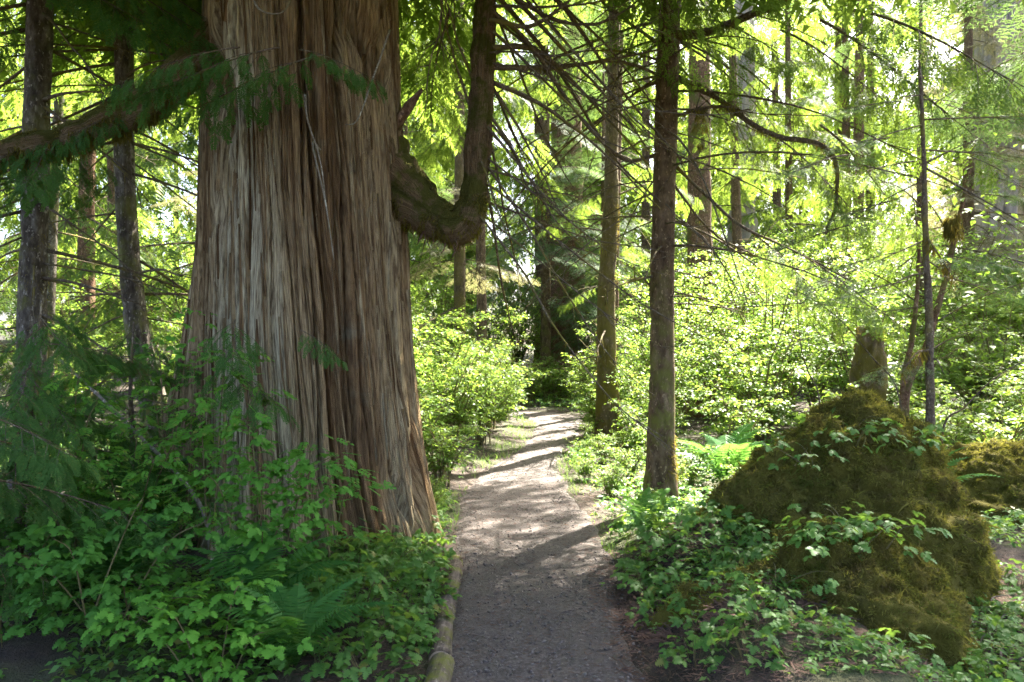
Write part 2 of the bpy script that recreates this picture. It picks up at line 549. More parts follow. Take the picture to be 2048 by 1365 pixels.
def tm_spray(ns, nter, ang=.85, taper=.8, lat=.42, wid=.016, ter=.09, droop=.25, seed=0, bend=.12):
    """Flat conifer spray of length 1: axis, side branchlets, scale-leaf fans."""
    r = np.random.default_rng(seed)
    V = []; T = []; k = 0
    def tri(a, b_, c):
        nonlocal k
        V.extend([a, b_, c]); T.append([k, k + 1, k + 2]); k += 3
    def P(t): return np.array([t, 0, -droop * t * t])
    tri(P(0) + [0, wid * .5, 0], P(0) - [0, wid * .5, 0], P(1.0))
    for i in range(ns):
        t = .08 + .86 * (i + .5) / ns
        for s_ in (1, -1):
            tt = t + r.uniform(-.3, .3) / ns
            L = lat * (1 - tt * taper) * r.uniform(.75, 1.1) * min(1, .45 + 2.2 * tt)
            a = ang + r.uniform(-.12, .12)
            d = np.array([math.cos(a), s_ * math.sin(a), -bend - r.uniform(0, .2)])
            nrm = np.array([-s_ * math.sin(a), math.cos(a) * s_, 0]) * s_
            p0 = P(tt)
            if nter == 0:
                tri(p0 + nrm * wid * 1.6, p0 - nrm * wid * 1.6, p0 + d * L)
                continue
            tri(p0 + nrm * wid * .6, p0 - nrm * wid * .6, p0 + d * L)
            for j in range(nter):
                q = (j + .7) / (nter + .2)
                for s2 in (1, -1):
                    a2 = a * s_ + s2 * .6
                    l2 = ter * (1.15 - .7 * q) * r.uniform(.8, 1.2)
                    d2 = np.array([math.cos(a2), math.sin(a2), -.15 * r.random()])
                    n2 = np.array([-math.sin(a2), math.cos(a2), 0])
                    pp = p0 + d * L * q
                    tri(pp + n2 * wid * .9, pp - n2 * wid * .9, pp + d2 * l2)
    return np.array(V), np.array(T)


TM_LEAF, TM_OV = tm_leaf(), tm_ovate()
SP_HI = [tm_spray(11, 4, wid=.022, seed=s_, droop=.3) for s_ in range(3)]
SP_MID = [tm_spray(8, 2, wid=.026, ter=.12, seed=s_ + 5, droop=.35) for s_ in range(3)]
SP_LO = [tm_spray(7, 0, wid=.034, seed=s_ + 9, droop=.22, lat=.5) for s_ in range(3)]
HM_HI = [tm_spray(9, 5, ang=1.0, lat=.5, wid=.012, ter=.055, droop=.12, seed=s_ + 20, bend=.03) for s_ in range(3)]
HM_LO = [tm_spray(7, 1, ang=1.0, lat=.5, wid=.03, ter=.10, droop=.12, seed=s_ + 30, bend=.03) for s_ in range(3)]


# ------------------------------------------------------------------ boughs (shared meshes: wood + foliage)
def bough(name, L, tms, leafmat, woodmat, seed, nsec=12, per=5, size=.34, droop=.3, lift=0., hang=.6, lat=.42, r0=.02, spread=.9, bare=.12):
    r = np.random.default_rng(seed)
    wd, fo = MB(), MB()
    t = np.linspace(0, 1, 12)
    wob = .05 * L
    ph = r.uniform(0, 6)
    def ax(q):
        q = np.asarray(q, float)
        return np.stack([L * q * (1 - .08 * q), wob * np.sin(q * 4 + ph) * q, L * (lift * q - droop * q ** 1.7 + .25 * droop * q ** 4)], -1)
    wd.tube(ax(t), r0 * (1 - .85 * t), 5)
    F = [[], [], [], []]
    for i in range(nsec):
        q = bare + (1 - bare) * (i + r.uniform(0, 1)) / nsec
        side = 1 if i % 2 else -1
        p0 = ax(q); dm = norm(ax(min(1, q + .02)) - ax(q - .02))
        a = spread * r.uniform(.75, 1.15) * side
        ln = L * lat * (1.05 - .75 * q) * r.uniform(.7, 1.15) * min(1, .5 + 2 * q)
        d = rz(a) @ dm
        k = np.linspace(0, 1, 6)
        sec = p0 + d * ln * k[:, None] + np.stack([0 * k, 0 * k, -ln * droop * .8 * k ** 1.8], -1)
        wd.tube(sec, r0 * .35 * (1 - .8 * k) * (1.1 - .5 * q) + .0012, 3, False)
        m = max(2, int(per * ln / (L * lat) + 1))
        for j in range(m):
            kk = (j + r.uniform(.2, .9)) / m
            pp = np.array([np.interp(kk, k, sec[:, c]) for c in range(3)])
            a2 = r.uniform(.3, 1.0) * (1 if j % 2 else -1)
            dd = rz(a2) @ d
            dd = dd + np.array([0, 0, -hang * r.uniform(.5, 1.3)])
            F[0].append(pp); F[1].append(dd); F[2].append(r.normal(0, .35)); F[3].append(size * r.uniform(.65, 1.2))
        F[0].append(sec[-1]); F[1].append(d + np.array([0, 0, -hang * .8])); F[2].append(r.normal(0, .3)); F[3].append(size * r.uniform(.8, 1.2))
    F[0].append(ax(1.)); F[1].append(norm(ax(1.) - ax(.95)) + np.array([0, 0, -hang * .3])); F[2].append(0.); F[3].append(size)
    P = np.array(F[0]); D = np.array(F[1]); ro = np.array(F[2]); sc = np.array(F[3])
    B = basis(D, (0, 0, 1), ro) * sc[:, None, None]
    w_ = r.integers(0, len(tms), len(P))
    for i, tm in enumerate(tms): fo.inst(tm, P[w_ == i], B[w_ == i])
    return wd.mesh(name + '_wood', woodmat), fo.mesh(name + '_foliage', leafmat)


BG_CEDAR = [bough('cedar_bough', 3.0, SP_LO, L_CEDAR, B_TWIG, 100 + k, 20, 8, .44, .28, .05, .5) for k in range(4)]
MD_CEDAR = [bough('cedar_bough_near', 2.4, SP_MID, L_CEDAR, B_TWIG, 110 + k, 16, 7, .34, .30, .0, .5) for k in range(4)]
FG_CEDAR = [bough('cedar_bough_fine', 1.5, SP_HI, L_CEDARD, B_TWIG, 120 + k, 14, 5, .26, .32, .0, .7, r0=.011) for k in range(4)]
BG_HEM = [bough('hemlock_bough', 2.6, HM_LO, L_HEM, B_TWIG, 130 + k, 16, 6, .42, .22, .02, .12) for k in range(4)]
FG_HEM = [bough('hemlock_bough_fine', 1.1, HM_HI, L_HEM, B_TWIG, 140 + k, 10, 4, .22, .12, .02, .08, r0=.008) for k in range(3)]
BG_DRY = [bough('dry_bough', 2.4, HM_LO, L_DRY, B_TWIG, 150 + k, 14, 6, .40, .2, .02, .15) for k in range(2)]


def add_bough(root, kit, p, az, sc, pitch=0., roll=0.):
    """p relative to the root; az: compass direction of the bough."""
    k = R.integers(0, len(kit))
    B = rz(az) @ np.array([[math.cos(pitch), 0, -math.sin(pitch)], [0, 1, 0], [math.sin(pitch), 0, math.cos(pitch)]])
    if roll:
        c, s_ = math.cos(roll), math.sin(roll)
        B = B @ np.array([[1, 0, 0], [0, c, -s_], [0, s_, c]])
    o = link('branch', kit[k][0], root, mat4(B, p, sc))
    link('foliage', kit[k][1], o)
    return o


def sun_keep(p, lit_keep=.25, d=None, L=0):
    """How much canopy grows where its shade would fall on the open, sunlit places (path clearing, bushes)."""
    if d is not None:
        return min(sun_keep(p + d * L * f + np.array([0, 0, -.12 * L * f]), lit_keep) for f in (.15, .4, .7, 1.))
    s_ = p - SUN * (p[2] / SUN[2])
    x, y = s_[0], s_[1]
    lit = 0.
    if 8.5 < y < 20 and 1.2 < x < 9: lit = .9
    if 9 < y < 18 and -8 < x < -2.2: lit = .75
    if 6.7 < y < 15.5 and -2.6 < x < 1.8: return .25 if (y < 8.6 and x > -.7) else .04
    return 1 - lit * (1 - lit_keep)


def trunk_mesh(P, rr, mat, sides=20, seed=0, rough=.10, flare=True, lf=1.0):
    """A bark-covered stem: furrowed tube with knots."""
    n = len(P)
    b = MB(); b.tube(P, rr, sides, True)
    V = b.V[0]; m = n * sides
    a = np.tile(np.arange(sides) / sides, n); k = np.repeat(np.arange(n), sides)
    ln = np.concatenate([[0], np.cumsum(np.linalg.norm(np.diff(P, axis=0), axis=1))])[k]
    nb = max(5, sides // 3)
    d = rough * (-(1 - sstep(0, .16, np.abs(vn(a * nb, ln * 2.2 * lf, seed, nb) - .5))) + .7 * (vn(a * (sides // 2), ln * 9 * lf, seed + 1, max(2, sides // 2)) - .5) + (.8 if flare else .45) * (vn(a * 4, ln * 1.6 * lf, seed + 2, 4) - .5))
    c = np.repeat(P, sides, 0)
    fl = 1.0
    if flare: fl = 1 + .55 * np.exp(-ln / (3.2 * rr[0])) * (.5 + vn(a * 5, 0 * a, seed + 4, 5))
    V[:m] = c + (V[:m] - c) * ((1 + d) * fl)[:, None]
    pad = np.zeros(len(V) - m)
    return b.mesh('trunk', mat, True, {'grain': np.stack([np.concatenate([a * 6.28 * rr[0], pad]), np.concatenate([ln, pad]), np.zeros(len(V))], -1), 'tone': np.concatenate([.25 + .4 * vn(a * 7, ln * .5 * lf, seed + 5, 7), pad + .4])})


# ------------------------------------------------------------------ the giant cedar
def giant_cedar():
    base = np.array([-1.62, 6.45, 0.])
    root = thing('giant_cedar', 'giant old cedar with deeply furrowed grey-brown bark beside the path', 'tree', base)
    fr = np.linspace(-math.pi * 1.06, .06 * math.pi, 640)          # camera side
    bk = np.linspace(.06 * math.pi, .94 * math.pi, 120)[1:-1]
    th = np.concatenate([fr, bk])
    hs = np.concatenate([np.linspace(-.35, 4.9, 185), np.linspace(5.0, 15, 36)])
    H, TH = np.meshgrid(hs, th, indexing='ij')

    def rad(TH, H):
        hh = np.maximum(H, -.1)
        r0 = np.interp(H, [-.35, 0, .5, 1.5, 3, 4.5, 15], [.95, .90, .87, .835, .785, .755, .50])
        def lobe(c, w_):
            d = (TH - c + math.pi) % (2 * math.pi) - math.pi
            return np.exp(-(d / w_) ** 2)
        r0 = r0 + .78 * np.exp(-np.maximum(hh, 0) / 1.05) * lobe(math.pi * .985, .36)
        r0 = r0 + .30 * np.exp(-np.maximum(hh, 0) / .55) * lobe(-math.pi * .66, .4)
        r0 = r0 + .16 * np.exp(-np.maximum(hh, 0) / .5) * lobe(-math.pi * .30, .35)
        r0 = r0 + .14 * np.exp(-np.maximum(hh, 0) / .6) * lobe(0.05, .35) + .3 * np.exp(-np.maximum(hh, 0) / .6) * lobe(1.5, .5)
        r0 = r0 - .14 * np.exp(-((hh - .7) / 1.0) ** 2) * lobe(-math.pi * .86, .16)
        u_ = TH / (2 * math.pi) + .012 * H * 0.8
        u_ = u_ + .006 * (vn(H * .7, 0 * H, 31) - .5) * 2 + .006 * (vn(u_ * 9, H * 1.1, 32, 9) - .5)
        uw = u_ + .016 * (vn(u_ * 24, H * .7, 33, 24) - .5) + .004 * (vn(u_ * 70, H * 2.2, 34, 70) - .5)
        def crease(N, f, w_, sd):
            q = vn(uw * N, H * f + sd * 1.7, sd, N)
            return 1 - sstep(0, w_, np.abs(q - .5))
        d = -.13 * crease(20, .22, .085, 41) - .085 * crease(40, .30, .09, 42) - .032 * crease(96, .55, .12, 43) - .010 * crease(170, .9, .25, 44)
        d = d + .07 * (vn(uw * 18, H * .16, 45, 18) - .5) + .025 * (vn(uw * 60, H * .3, 46, 60) - .5) + .010 * (vn(uw * 200, H * 1.2, 47, 200) - .5)
        tone = .65 * vn(uw * 20, H * .12, 48, 20) + .35 * vn(uw * 44, H * .22, 49, 44)
        tone = tone + .30 * np.exp(-((uw + .272) / .022) ** 2) * sstep(.3, 1.6, H)
        return r0 + d, uw, tone

    def centre(H):
        return np.stack([np.interp(H, [-.35, 0, 1.5, 4.5, 15], [.02, .01, -.05, -.065, -.02]), 0 * H + .01 * H], -1)

    RR, UW, TN = rad(TH, H)
    C = centre(H)
    V = np.stack([C[..., 0] + RR * np.cos(TH), C[..., 1] + RR * np.sin(TH), H], -1)
    n, m = len(hs), len(th)
    i = np.arange(n - 1)[:, None] * m; j = np.arange(m)[None]; k = (j + 1) % m
    b = MB(); b.add(V.reshape(-1, 3), None, np.stack([i + j, i + k, i + m + k, i + m + j], -1).reshape(-1, 4))
    link('trunk', b.mesh('cedar_trunk', B_CEDAR, True, {'grain': np.stack([UW * 5.4, H, 0 * H], -1).reshape(-1, 3), 'tone': np.clip((TN.ravel() - .5) * 1.5 + .50, 0, 1)}), root)

    # long fibrous bark strips standing a little proud of the trunk
    for q in range(260):
        a0 = R.uniform(-math.pi * 1.02, .02); h0 = R.uniform(-.1, 4.2); ln = R.uniform(.35, 1.9); wd = R.uniform(.004, .016)
        n = 18
        hh = np.linspace(h0, h0 + ln, n)
        aa = a0 - .012 * .8 * 2 * math.pi * (hh - h0) + .05 * (vn(hh * 1.3, 0 * hh + q, 60) - .5)
        e = MB(); P = []
        prof = np.sin(np.linspace(.02, math.pi - .02, n)) ** .8 * (.8 + .4 * vn(hh * 5, 0 * hh + q, 61))
        peel = R.uniform(0, .025) * np.linspace(1, 0, n) ** 3 * (1 if R.random() < .4 else 0)
        for s_, dz in ((-1.3, -.035), (-1, .006), (0, .016), (1, .006), (1.3, -.035)):
            ang = aa + s_ * wd * prof / .85
            r_, _, _ = rad(ang, hh)
            r_ = np.convolve(np.pad(r_, 4, 'edge'), np.ones(9) / 9, 'valid') + peel + dz
            c = centre(hh)
            P.append(np.stack([c[:, 0] + r_ * np.cos(ang), c[:, 1] + r_ * np.sin(ang), hh], -1))
        P = np.array(P)
        idx = np.arange(5 * n).reshape(5, n)
        Q = np.concatenate([np.stack([idx[s_, :-1], idx[s_ + 1, :-1], idx[s_ + 1, 1:], idx[s_, 1:]], -1) for s_ in range(4)])
        e.add(P.reshape(-1, 3), None, Q)
        tv = np.clip(R.normal(.45, .2), .05, 1)
        link('bark_strip', e.mesh('bark_strip', B_CEDAR, False, {'grain': np.stack([np.repeat([0, .005, .02, .035, .04], n) + q * .37, np.tile(hh, 5), np.zeros(5 * n)], -1), 'tone': np.full(5 * n, tv)}), root)

    def rel(px, py, Y): return at(px, py, Y) - base

    # mossy limb that leaves the trunk on one side and droops
    P = spline([rel(470, 60, 6.3), rel(400, 118, 6.15), rel(320, 185, 6.0), rel(235, 240, 5.9), rel(150, 275, 5.8), rel(60, 300, 5.7), rel(-60, 315, 5.55), rel(-220, 300, 5.4)], 60)
    P = P + .10 * np.stack([vn(np.arange(60) * .22, c, 74) - .5 for c in (3, 9, 15)], -1) * np.linspace(0, 1, 60)[:, None]
    rr = np.interp(np.linspace(0, 1, 60), [0, .15, .4, .7, 1], [.19, .14, .12, .09, .035]) * (1 + .18 * (vn(np.arange(60) * .5, 0, 71) - .5))
    limb = link('limb', trunk_mesh(P, rr, B_CLIMB, 40, 71, .16, False), root)
    link('moss', moss_on(P[10:56], rr[10:56], 14000, .015, .065), limb, kind='stuff')
    for (q, az, sc, pit) in ((22, -2.2, .45, -.3), (32, -2.6, .5, -.2), (38, -1.4, .45, -.4), (45, -2.2, .6, -.35), (50, -2.6, .7, -.3), (34, 2.2, .6, -.1), (43, 2.6, .6, -.2)):
        add_bough(root, FG_CEDAR, P[q], az, sc, pit)
    # drooping spray in front of the trunk
    tw = spline([rel(700, 190, 5.35), rel(640, 140, 5.3), rel(560, 112, 5.2), rel(470, 108, 5.1), rel(400, 130, 5.0)], 16)
    for (p, az, sc) in ((rel(640, 110, 5.2), math.pi * .98, .62), (rel(560, 95, 5.2), math.pi * 1.05, .6), (rel(480, 95, 5.15), math.pi * 1.1, .55), (rel(600, 100, 5.2), -.2, .4)):
        add_bough(root, FG_CEDAR, p, az, sc, -.15)
    # elbow limb that turns up into a second stem
    P = spline([rel(740, 340, 6.45), rel(800, 385, 6.4), rel(850, 420, 6.3), rel(893, 446, 6.25), rel(925, 448, 6.2), rel(946, 400, 6.2), rel(954, 310, 6.2), rel(962, 200, 6.2), rel(968, 80, 6.2), rel(972, -60, 6.2), rel(968, -420, 6.2), rel(960, -900, 6.2)], 110)
    q = np.linspace(0, 1, 110)
    rr = np.interp(q, [0, .1, .2, .3, .36, .42, .5, .7, 1], [.36, .225, .175, .165, .155, .12, .105, .095, .05])
    rr = rr * (1 + .2 * (vn(q * 40, 0 * q, 72) - .5))
    el = link('limb', trunk_mesh(P, rr, B_CLIMB, 44, 73, .24, False), root)
    el['label'] = 'thick mossy limb that bends up into a second stem'
    link('moss', moss_on(P[8:52], rr[8:52], 9000, .012, .04), el, kind='stuff')
    # shredded bark fringe under the elbow
    b = MB()
    for k in range(28):
        j = R.integers(12, 40); a = R.uniform(-.06, .06)
        p = P[j] + np.array([a, R.uniform(-.14, .02), -rr[j] * R.uniform(.7, .95)])
        ln = R.uniform(.05, .16)
        b.tube(np.array([p, p + [R.uniform(-.02, .02), 0, -ln * .5], p + [R.uniform(-.05, .03), R.uniform(-.03, .03), -ln]]), [.006, .005, .001], 4)
    link('bark_fringe', b.mesh('bark_fringe', B_LIMB), el)

    # long bare branches that droop from the second stem
    top = P
    dr = [((985, 95, 6.15), (1080, 105, 6.4), (1190, 210, 6.8), (1300, 330, 7.2), .018),
          ((980, 20, 6.15), (1060, 90, 6.3), (1180, 260, 6.6), (1290, 340, 6.9), .016),
          ((985, 165, 6.2), (1090, 215, 6.4), (1200, 300, 6.6), (1320, 420, 6.9), .015),
          ((985, 135, 6.2), (1100, 135, 6.6), (1220, 118, 7.0), (1320, 100, 7.5), .020),
          ((975, -60, 6.2), (1090, 60, 6.4), (1200, 180, 6.7), (1300, 300, 7.1), .016),
          ((975, -120, 6.2), (1130, 20, 6.5), (1250, 190, 6.8), (1370, 330, 7.1), .017),
          ((985, 175, 6.2), (1040, 260, 6.3), (1085, 350, 6.35), (1110, 410, 6.4), .010),
          ((985, 250, 6.2), (1030, 310, 6.3), (1060, 380, 6.3), (1110, 400, 6.3), .008),
          ((980, 40, 6.1), (1060, 52, 6.0), (1130, 10, 5.9), (1180, -40, 5.8), .016),
          ((975, -40, 6.1), (1090, 30, 6.0), (1180, 50, 5.9), (1270, 10, 5.8), .015),
          ((955, 180, 6.2), (925, 110, 6.2), (900, 30, 6.1), (880, -60, 6.1), .010),
          ((950, 240, 6.2), (915, 140, 6.2), (890, 40, 6.2), (860, -80, 6.3), .010),
          ((885, -40, 6.3), (880, 60, 6.2), (860, 130, 6.2), (850, 240, 6.2), .008),
          ((985, 110, 6.2), (1040, 90, 6.4), (1140, 150, 6.8), (1280, 205, 7.2), .010),
          ((985, -20, 6.2), (1110, 130, 6.8), (1240, 330, 7.4), (1400, 470, 8.0), .016),
          ((985, -200, 6.2), (1100, -20, 6.5), (1220, 100, 6.9), (1330, 240, 7.4), .015)]
    for k, (p0, p1, p2, p3, r_) in enumerate(dr):
        Q = spline([rel(*p0), rel(*p1), rel(*p2), rel(*p3)], 22)
        Q = Q + .02 * np.stack([vn(np.arange(22) * .6, k, 80) - .5, vn(np.arange(22) * .6, k, 81) - .5, vn(np.arange(22) * .6, k, 82) - .5], -1) * np.linspace(0, 1, 22)[:, None]
        b = MB(); b.tube(Q, 1.3 * r_ * np.linspace(1.1, .3, 22), 6, True, .2)
        for s_ in range(5):
            j = R.integers(6, 21); d = norm(norm(Q[j] - Q[j - 1]) + R.normal(0, .55, 3)); l_ = R.uniform(.15, .5)
            b.tube(np.array([Q[j], Q[j] + d * l_ * .5 + [0, 0, .02], Q[j] + d * l_ + [0, 0, -.05]]), [.005, .004, .001], 4)
        br = link('branch', b.mesh('drooping_branch', B_TWIG, True), root)
        if k % 4 == 3 or k in (0, 5):
            link('moss', moss_on(Q[4:20], np.full(16, r_), 500, .015, .03), br, kind='stuff')
    el0 = P
    r5 = np.random.default_rng(5)
    for k in range(26):
        j = r5.integers(46, 92); az = r5.uniform(-1.2, 1.6); L = r5.uniform(.9, 2.6); pt = r5.uniform(-.9, .0)
        d = np.array([math.cos(az) * math.cos(pt), math.sin(az) * math.cos(pt), math.sin(pt)]); t = np.linspace(0, 1, 14)[:, None]
        Q = el0[j] + d * L * t + np.array([0, 0, 1.]) * L * (-.35 * t ** 1.5 + .28 * t ** 3) + .06 * L * (np.stack([vn(t[:, 0] * 4, k + c * 9.3, 77) for c in range(3)], -1) - .5) * t
        b = MB(); b.tube(Q, r5.uniform(.006, .013) * np.linspace(1.2, .25, 14), 5, True, .15)
        for s_ in range(4):
            i = r5.integers(4, 13); dd = norm(norm(Q[i] - Q[i - 1]) + r5.normal(0, .5, 3)); l_ = L * r5.uniform(.1, .3)
            b.tube(np.array([Q[i], Q[i] + dd * l_ * .5, Q[i] + dd * l_ + [0, 0, -.1 * l_]]), [.004, .003, .001], 3, False)
        br = link('branch', b.mesh('arching_branch', B_TWIG, True), root)
        if k % 3 == 0: link('moss', moss_on(Q, np.full(14, .008), 260, .012, .04, 1.2), br, kind='stuff')
    # foliage on those branches, further up and behind
    for (p, az, sc, pit) in ((rel(900, 20, 6.8), 1.9, .6, -.5), (rel(1120, -90, 6.9), .3, .8, -.2), (rel(980, -150, 6.3), -.4, .9, -.1)):
        add_bough(root, MD_CEDAR, p, az, sc, pit)
    # crown above the picture
    for k in range(80):
        h = 5.6 + 9 * R.random() ** 1.5; az = R.uniform(0, 2 * math.pi); sc = R.uniform(1.0, 1.6)
        d = np.array([math.cos(az), math.sin(az), 0])
        mid = base + [0, 0, h] + d * 1.8 * sc
        if R.random() > sun_keep(base + [0, 0, h] + d * .6, .12, d, 2.9 * sc): continue
        add_bough(root, BG_CEDAR, d * .6 + [0, 0, h], az, sc, -.1)
    # stubs of snapped branches on the trunk
    for (px, py, dx, dz, ln) in ((800, 240, .55, .75, .30),):
        p = rel(px, py, 5.72 if px < 790 else 6.3); d = norm([dx, -.8 if px < 790 else 0, dz])
        b = MB(); b.tube(np.array([p - d * .12, p + d * ln * .5, p + d * ln]), [.05, .04, .012], 8, True, .3)
        link('branch_stub', b.mesh('branch_stub', B_LIMB), root)
    for (a_, b_, c_, e_) in (((640, 300, 5.62), (625, 290, 5.5), (650, 400, 5.5), (668, 520, 5.5)), ((610, 190, 5.5), (615, 240, 5.45), (640, 320, 5.5), (655, 430, 5.55)), ((500, -20, 5.6), (520, 20, 5.4), (565, 25, 5.4), (590, -20, 5.4)), ((780, 60, 5.9), (745, 160, 5.7), (715, 240, 5.6), (690, 250, 5.6))):
        Q = spline([rel(*a_), rel(*b_), rel(*c_), rel(*e_)], 14)
        b = MB(); b.tube(Q, np.linspace(.009, .003, 14), 5)
        link('twig', b.mesh('dead_twig', B_PALE), root)
    # ivy-like green sprigs low on the trunk
    for (px, py, s_) in ((600, 660, .28), (470, 640, .4), (440, 720, .45)):
        add_bough(root, FG_CEDAR, rel(px, py, 5.3), R.uniform(-2.6, -.4), s_, -.2)
    return root


def moss_on(P, rr, nb, lmin, lmax, down=.75):
    """Moss blades all round a limb, longer where they hang."""
    r = np.random.default_rng(nb + len(P))
    j = r.integers(0, len(P) - 1, nb); f = r.random(nb)[:, None]
    c = P[j] * (1 - f) + P[j + 1] * f
    d = norm(P[j + 1] - P[j])
    n_ = norm(np.cross(d, norm(r.normal(size=(nb, 3)))))
    clump = vn(j * .45, n_[:, 2] * 3, 90)
    keep = (clump > .46)
    c, n_, j = c[keep], n_[keep], j[keep]; k = len(c)
    p = c + n_ * (np.asarray(rr)[j] * .96)[:, None]
    dirn = n_ * .5 + np.array([0, 0, -down]) * (1.2 - n_[:, 2:3]) * .7 + r.normal(0, .25, (k, 3))
    ln = r.uniform(lmin, lmax, k) * np.where(n_[:, 2] < 0, 1.4, .55)
    B = basis(dirn, (0, 1, 0.1), r.uniform(0, 6.28, k)) * ln[:, None, None]
    V = np.array([[0, .06, 0], [0, -.06, 0], [.55, .045, .06], [.55, -.045, .06], [1, 0, -.05]])
    b = MB(); b.inst((V, np.array([[0, 1, 3], [0, 3, 2], [2, 3, 4]])), p, B)
    return b.mesh('moss', L_MOSSH)


giant_cedar()


# ------------------------------------------------------------------ slim trees
def slim_tree(name, label, cat, pts, radii, mat, sides=20, seed=0, group=None, sink=.15, rough=.10, rings=90):
    pts = np.asarray(pts, float)
    base = pts[0].copy(); base[2] = float(gz(base[0], base[1])) - .02
    root = thing(name, label, cat, base, group)
    P = spline(np.vstack([[pts[0][0], pts[0][1], base[2] - sink], pts[1:]]) - base, rings)
    q = np.linspace(0, 1, rings)
    rr = np.interp(q, np.linspace(0, 1, len(radii)), radii)
    link('trunk', trunk_mesh(P, rr, mat, sides, seed, rough, True, .12 if sides >= 80 else 1.), root)
    return root, P, rr, base


def dead_branches(root, P, rr, n, hlo, hhi, lmin, lmax, pitch=(-.5, .1), seed=0, mat=None, azs=None, r_=.011, curve=.15):
    r = np.random.default_rng(seed)
    for k in range(n):
        h = r.uniform(hlo, hhi); j = int(np.argmin(np.abs(P[:, 2] - h)))
        az = r.uniform(0, 2 * math.pi) if azs is None else azs[k % len(azs)] + r.normal(0, .3)
        pt = r.uniform(*pitch); L = r.uniform(lmin, lmax)
        d = np.array([math.cos(az) * math.cos(pt), math.sin(az) * math.cos(pt), math.sin(pt)])
        t = np.linspace(0, 1, 10)[:, None]
        Q = P[j] + d * (rr[j] * .7 + L * t) + np.array([0, 0, -curve * L]) * t ** 2 + .04 * L * (np.stack([vn(t[:, 0] * 4, k + c * 9.3, seed) for c in range(3)], -1) - .5) * t
        b = MB(); w_ = r_ * r.uniform(.6, 1.3)
        b.tube(Q, w_ * np.linspace(1.2, .3, 10), 5, True, .15)
        for s_ in range(r.integers(2, 6)):
            i = r.integers(3, 10); dd = norm(norm(Q[i] - Q[i - 1]) + r.normal(0, .5, 3)); l_ = L * r.uniform(.12, .35)
            b.tube(np.array([Q[i], Q[i] + dd * l_ * .5, Q[i] + dd * l_ + [0, 0, -.08 * l_]]), [w_ * .45, w_ * .3, .001], 3, False)
        link('branch', b.mesh('dead_branch', mat or B_TWIG, True), root)


def crown(root, base, P, rr, kit, n, hlo, hhi, smin, smax, pitch=-.1, seed=0, lit_keep=.25, azc=None, azw=math.pi, near=None):
    """Boughs round a stem; returns how many grew."""
    r = np.random.default_rng(seed); c = 0
    for k in range(n):
        h = r.uniform(hlo, hhi); j = int(np.argmin(np.abs(P[:, 2] - h)))
        az = r.uniform(0, 2 * math.pi) if azc is None else azc + r.uniform(-azw, azw)
        f = (h - hlo) / max(1e-6, hhi - hlo)
        sc = r.uniform(smin, smax) * (1.05 - .6 * f)
        d = np.array([math.cos(az), math.sin(az), 0])
        pr_ = r.random()
        if pr_ > sun_keep(base + P[j], lit_keep, d, 2.6 * sc): continue
        add_bough(root, kit, P[j] + d * rr[j] * .5, az, sc, pitch + r.normal(0, .12)); c += 1
    return c


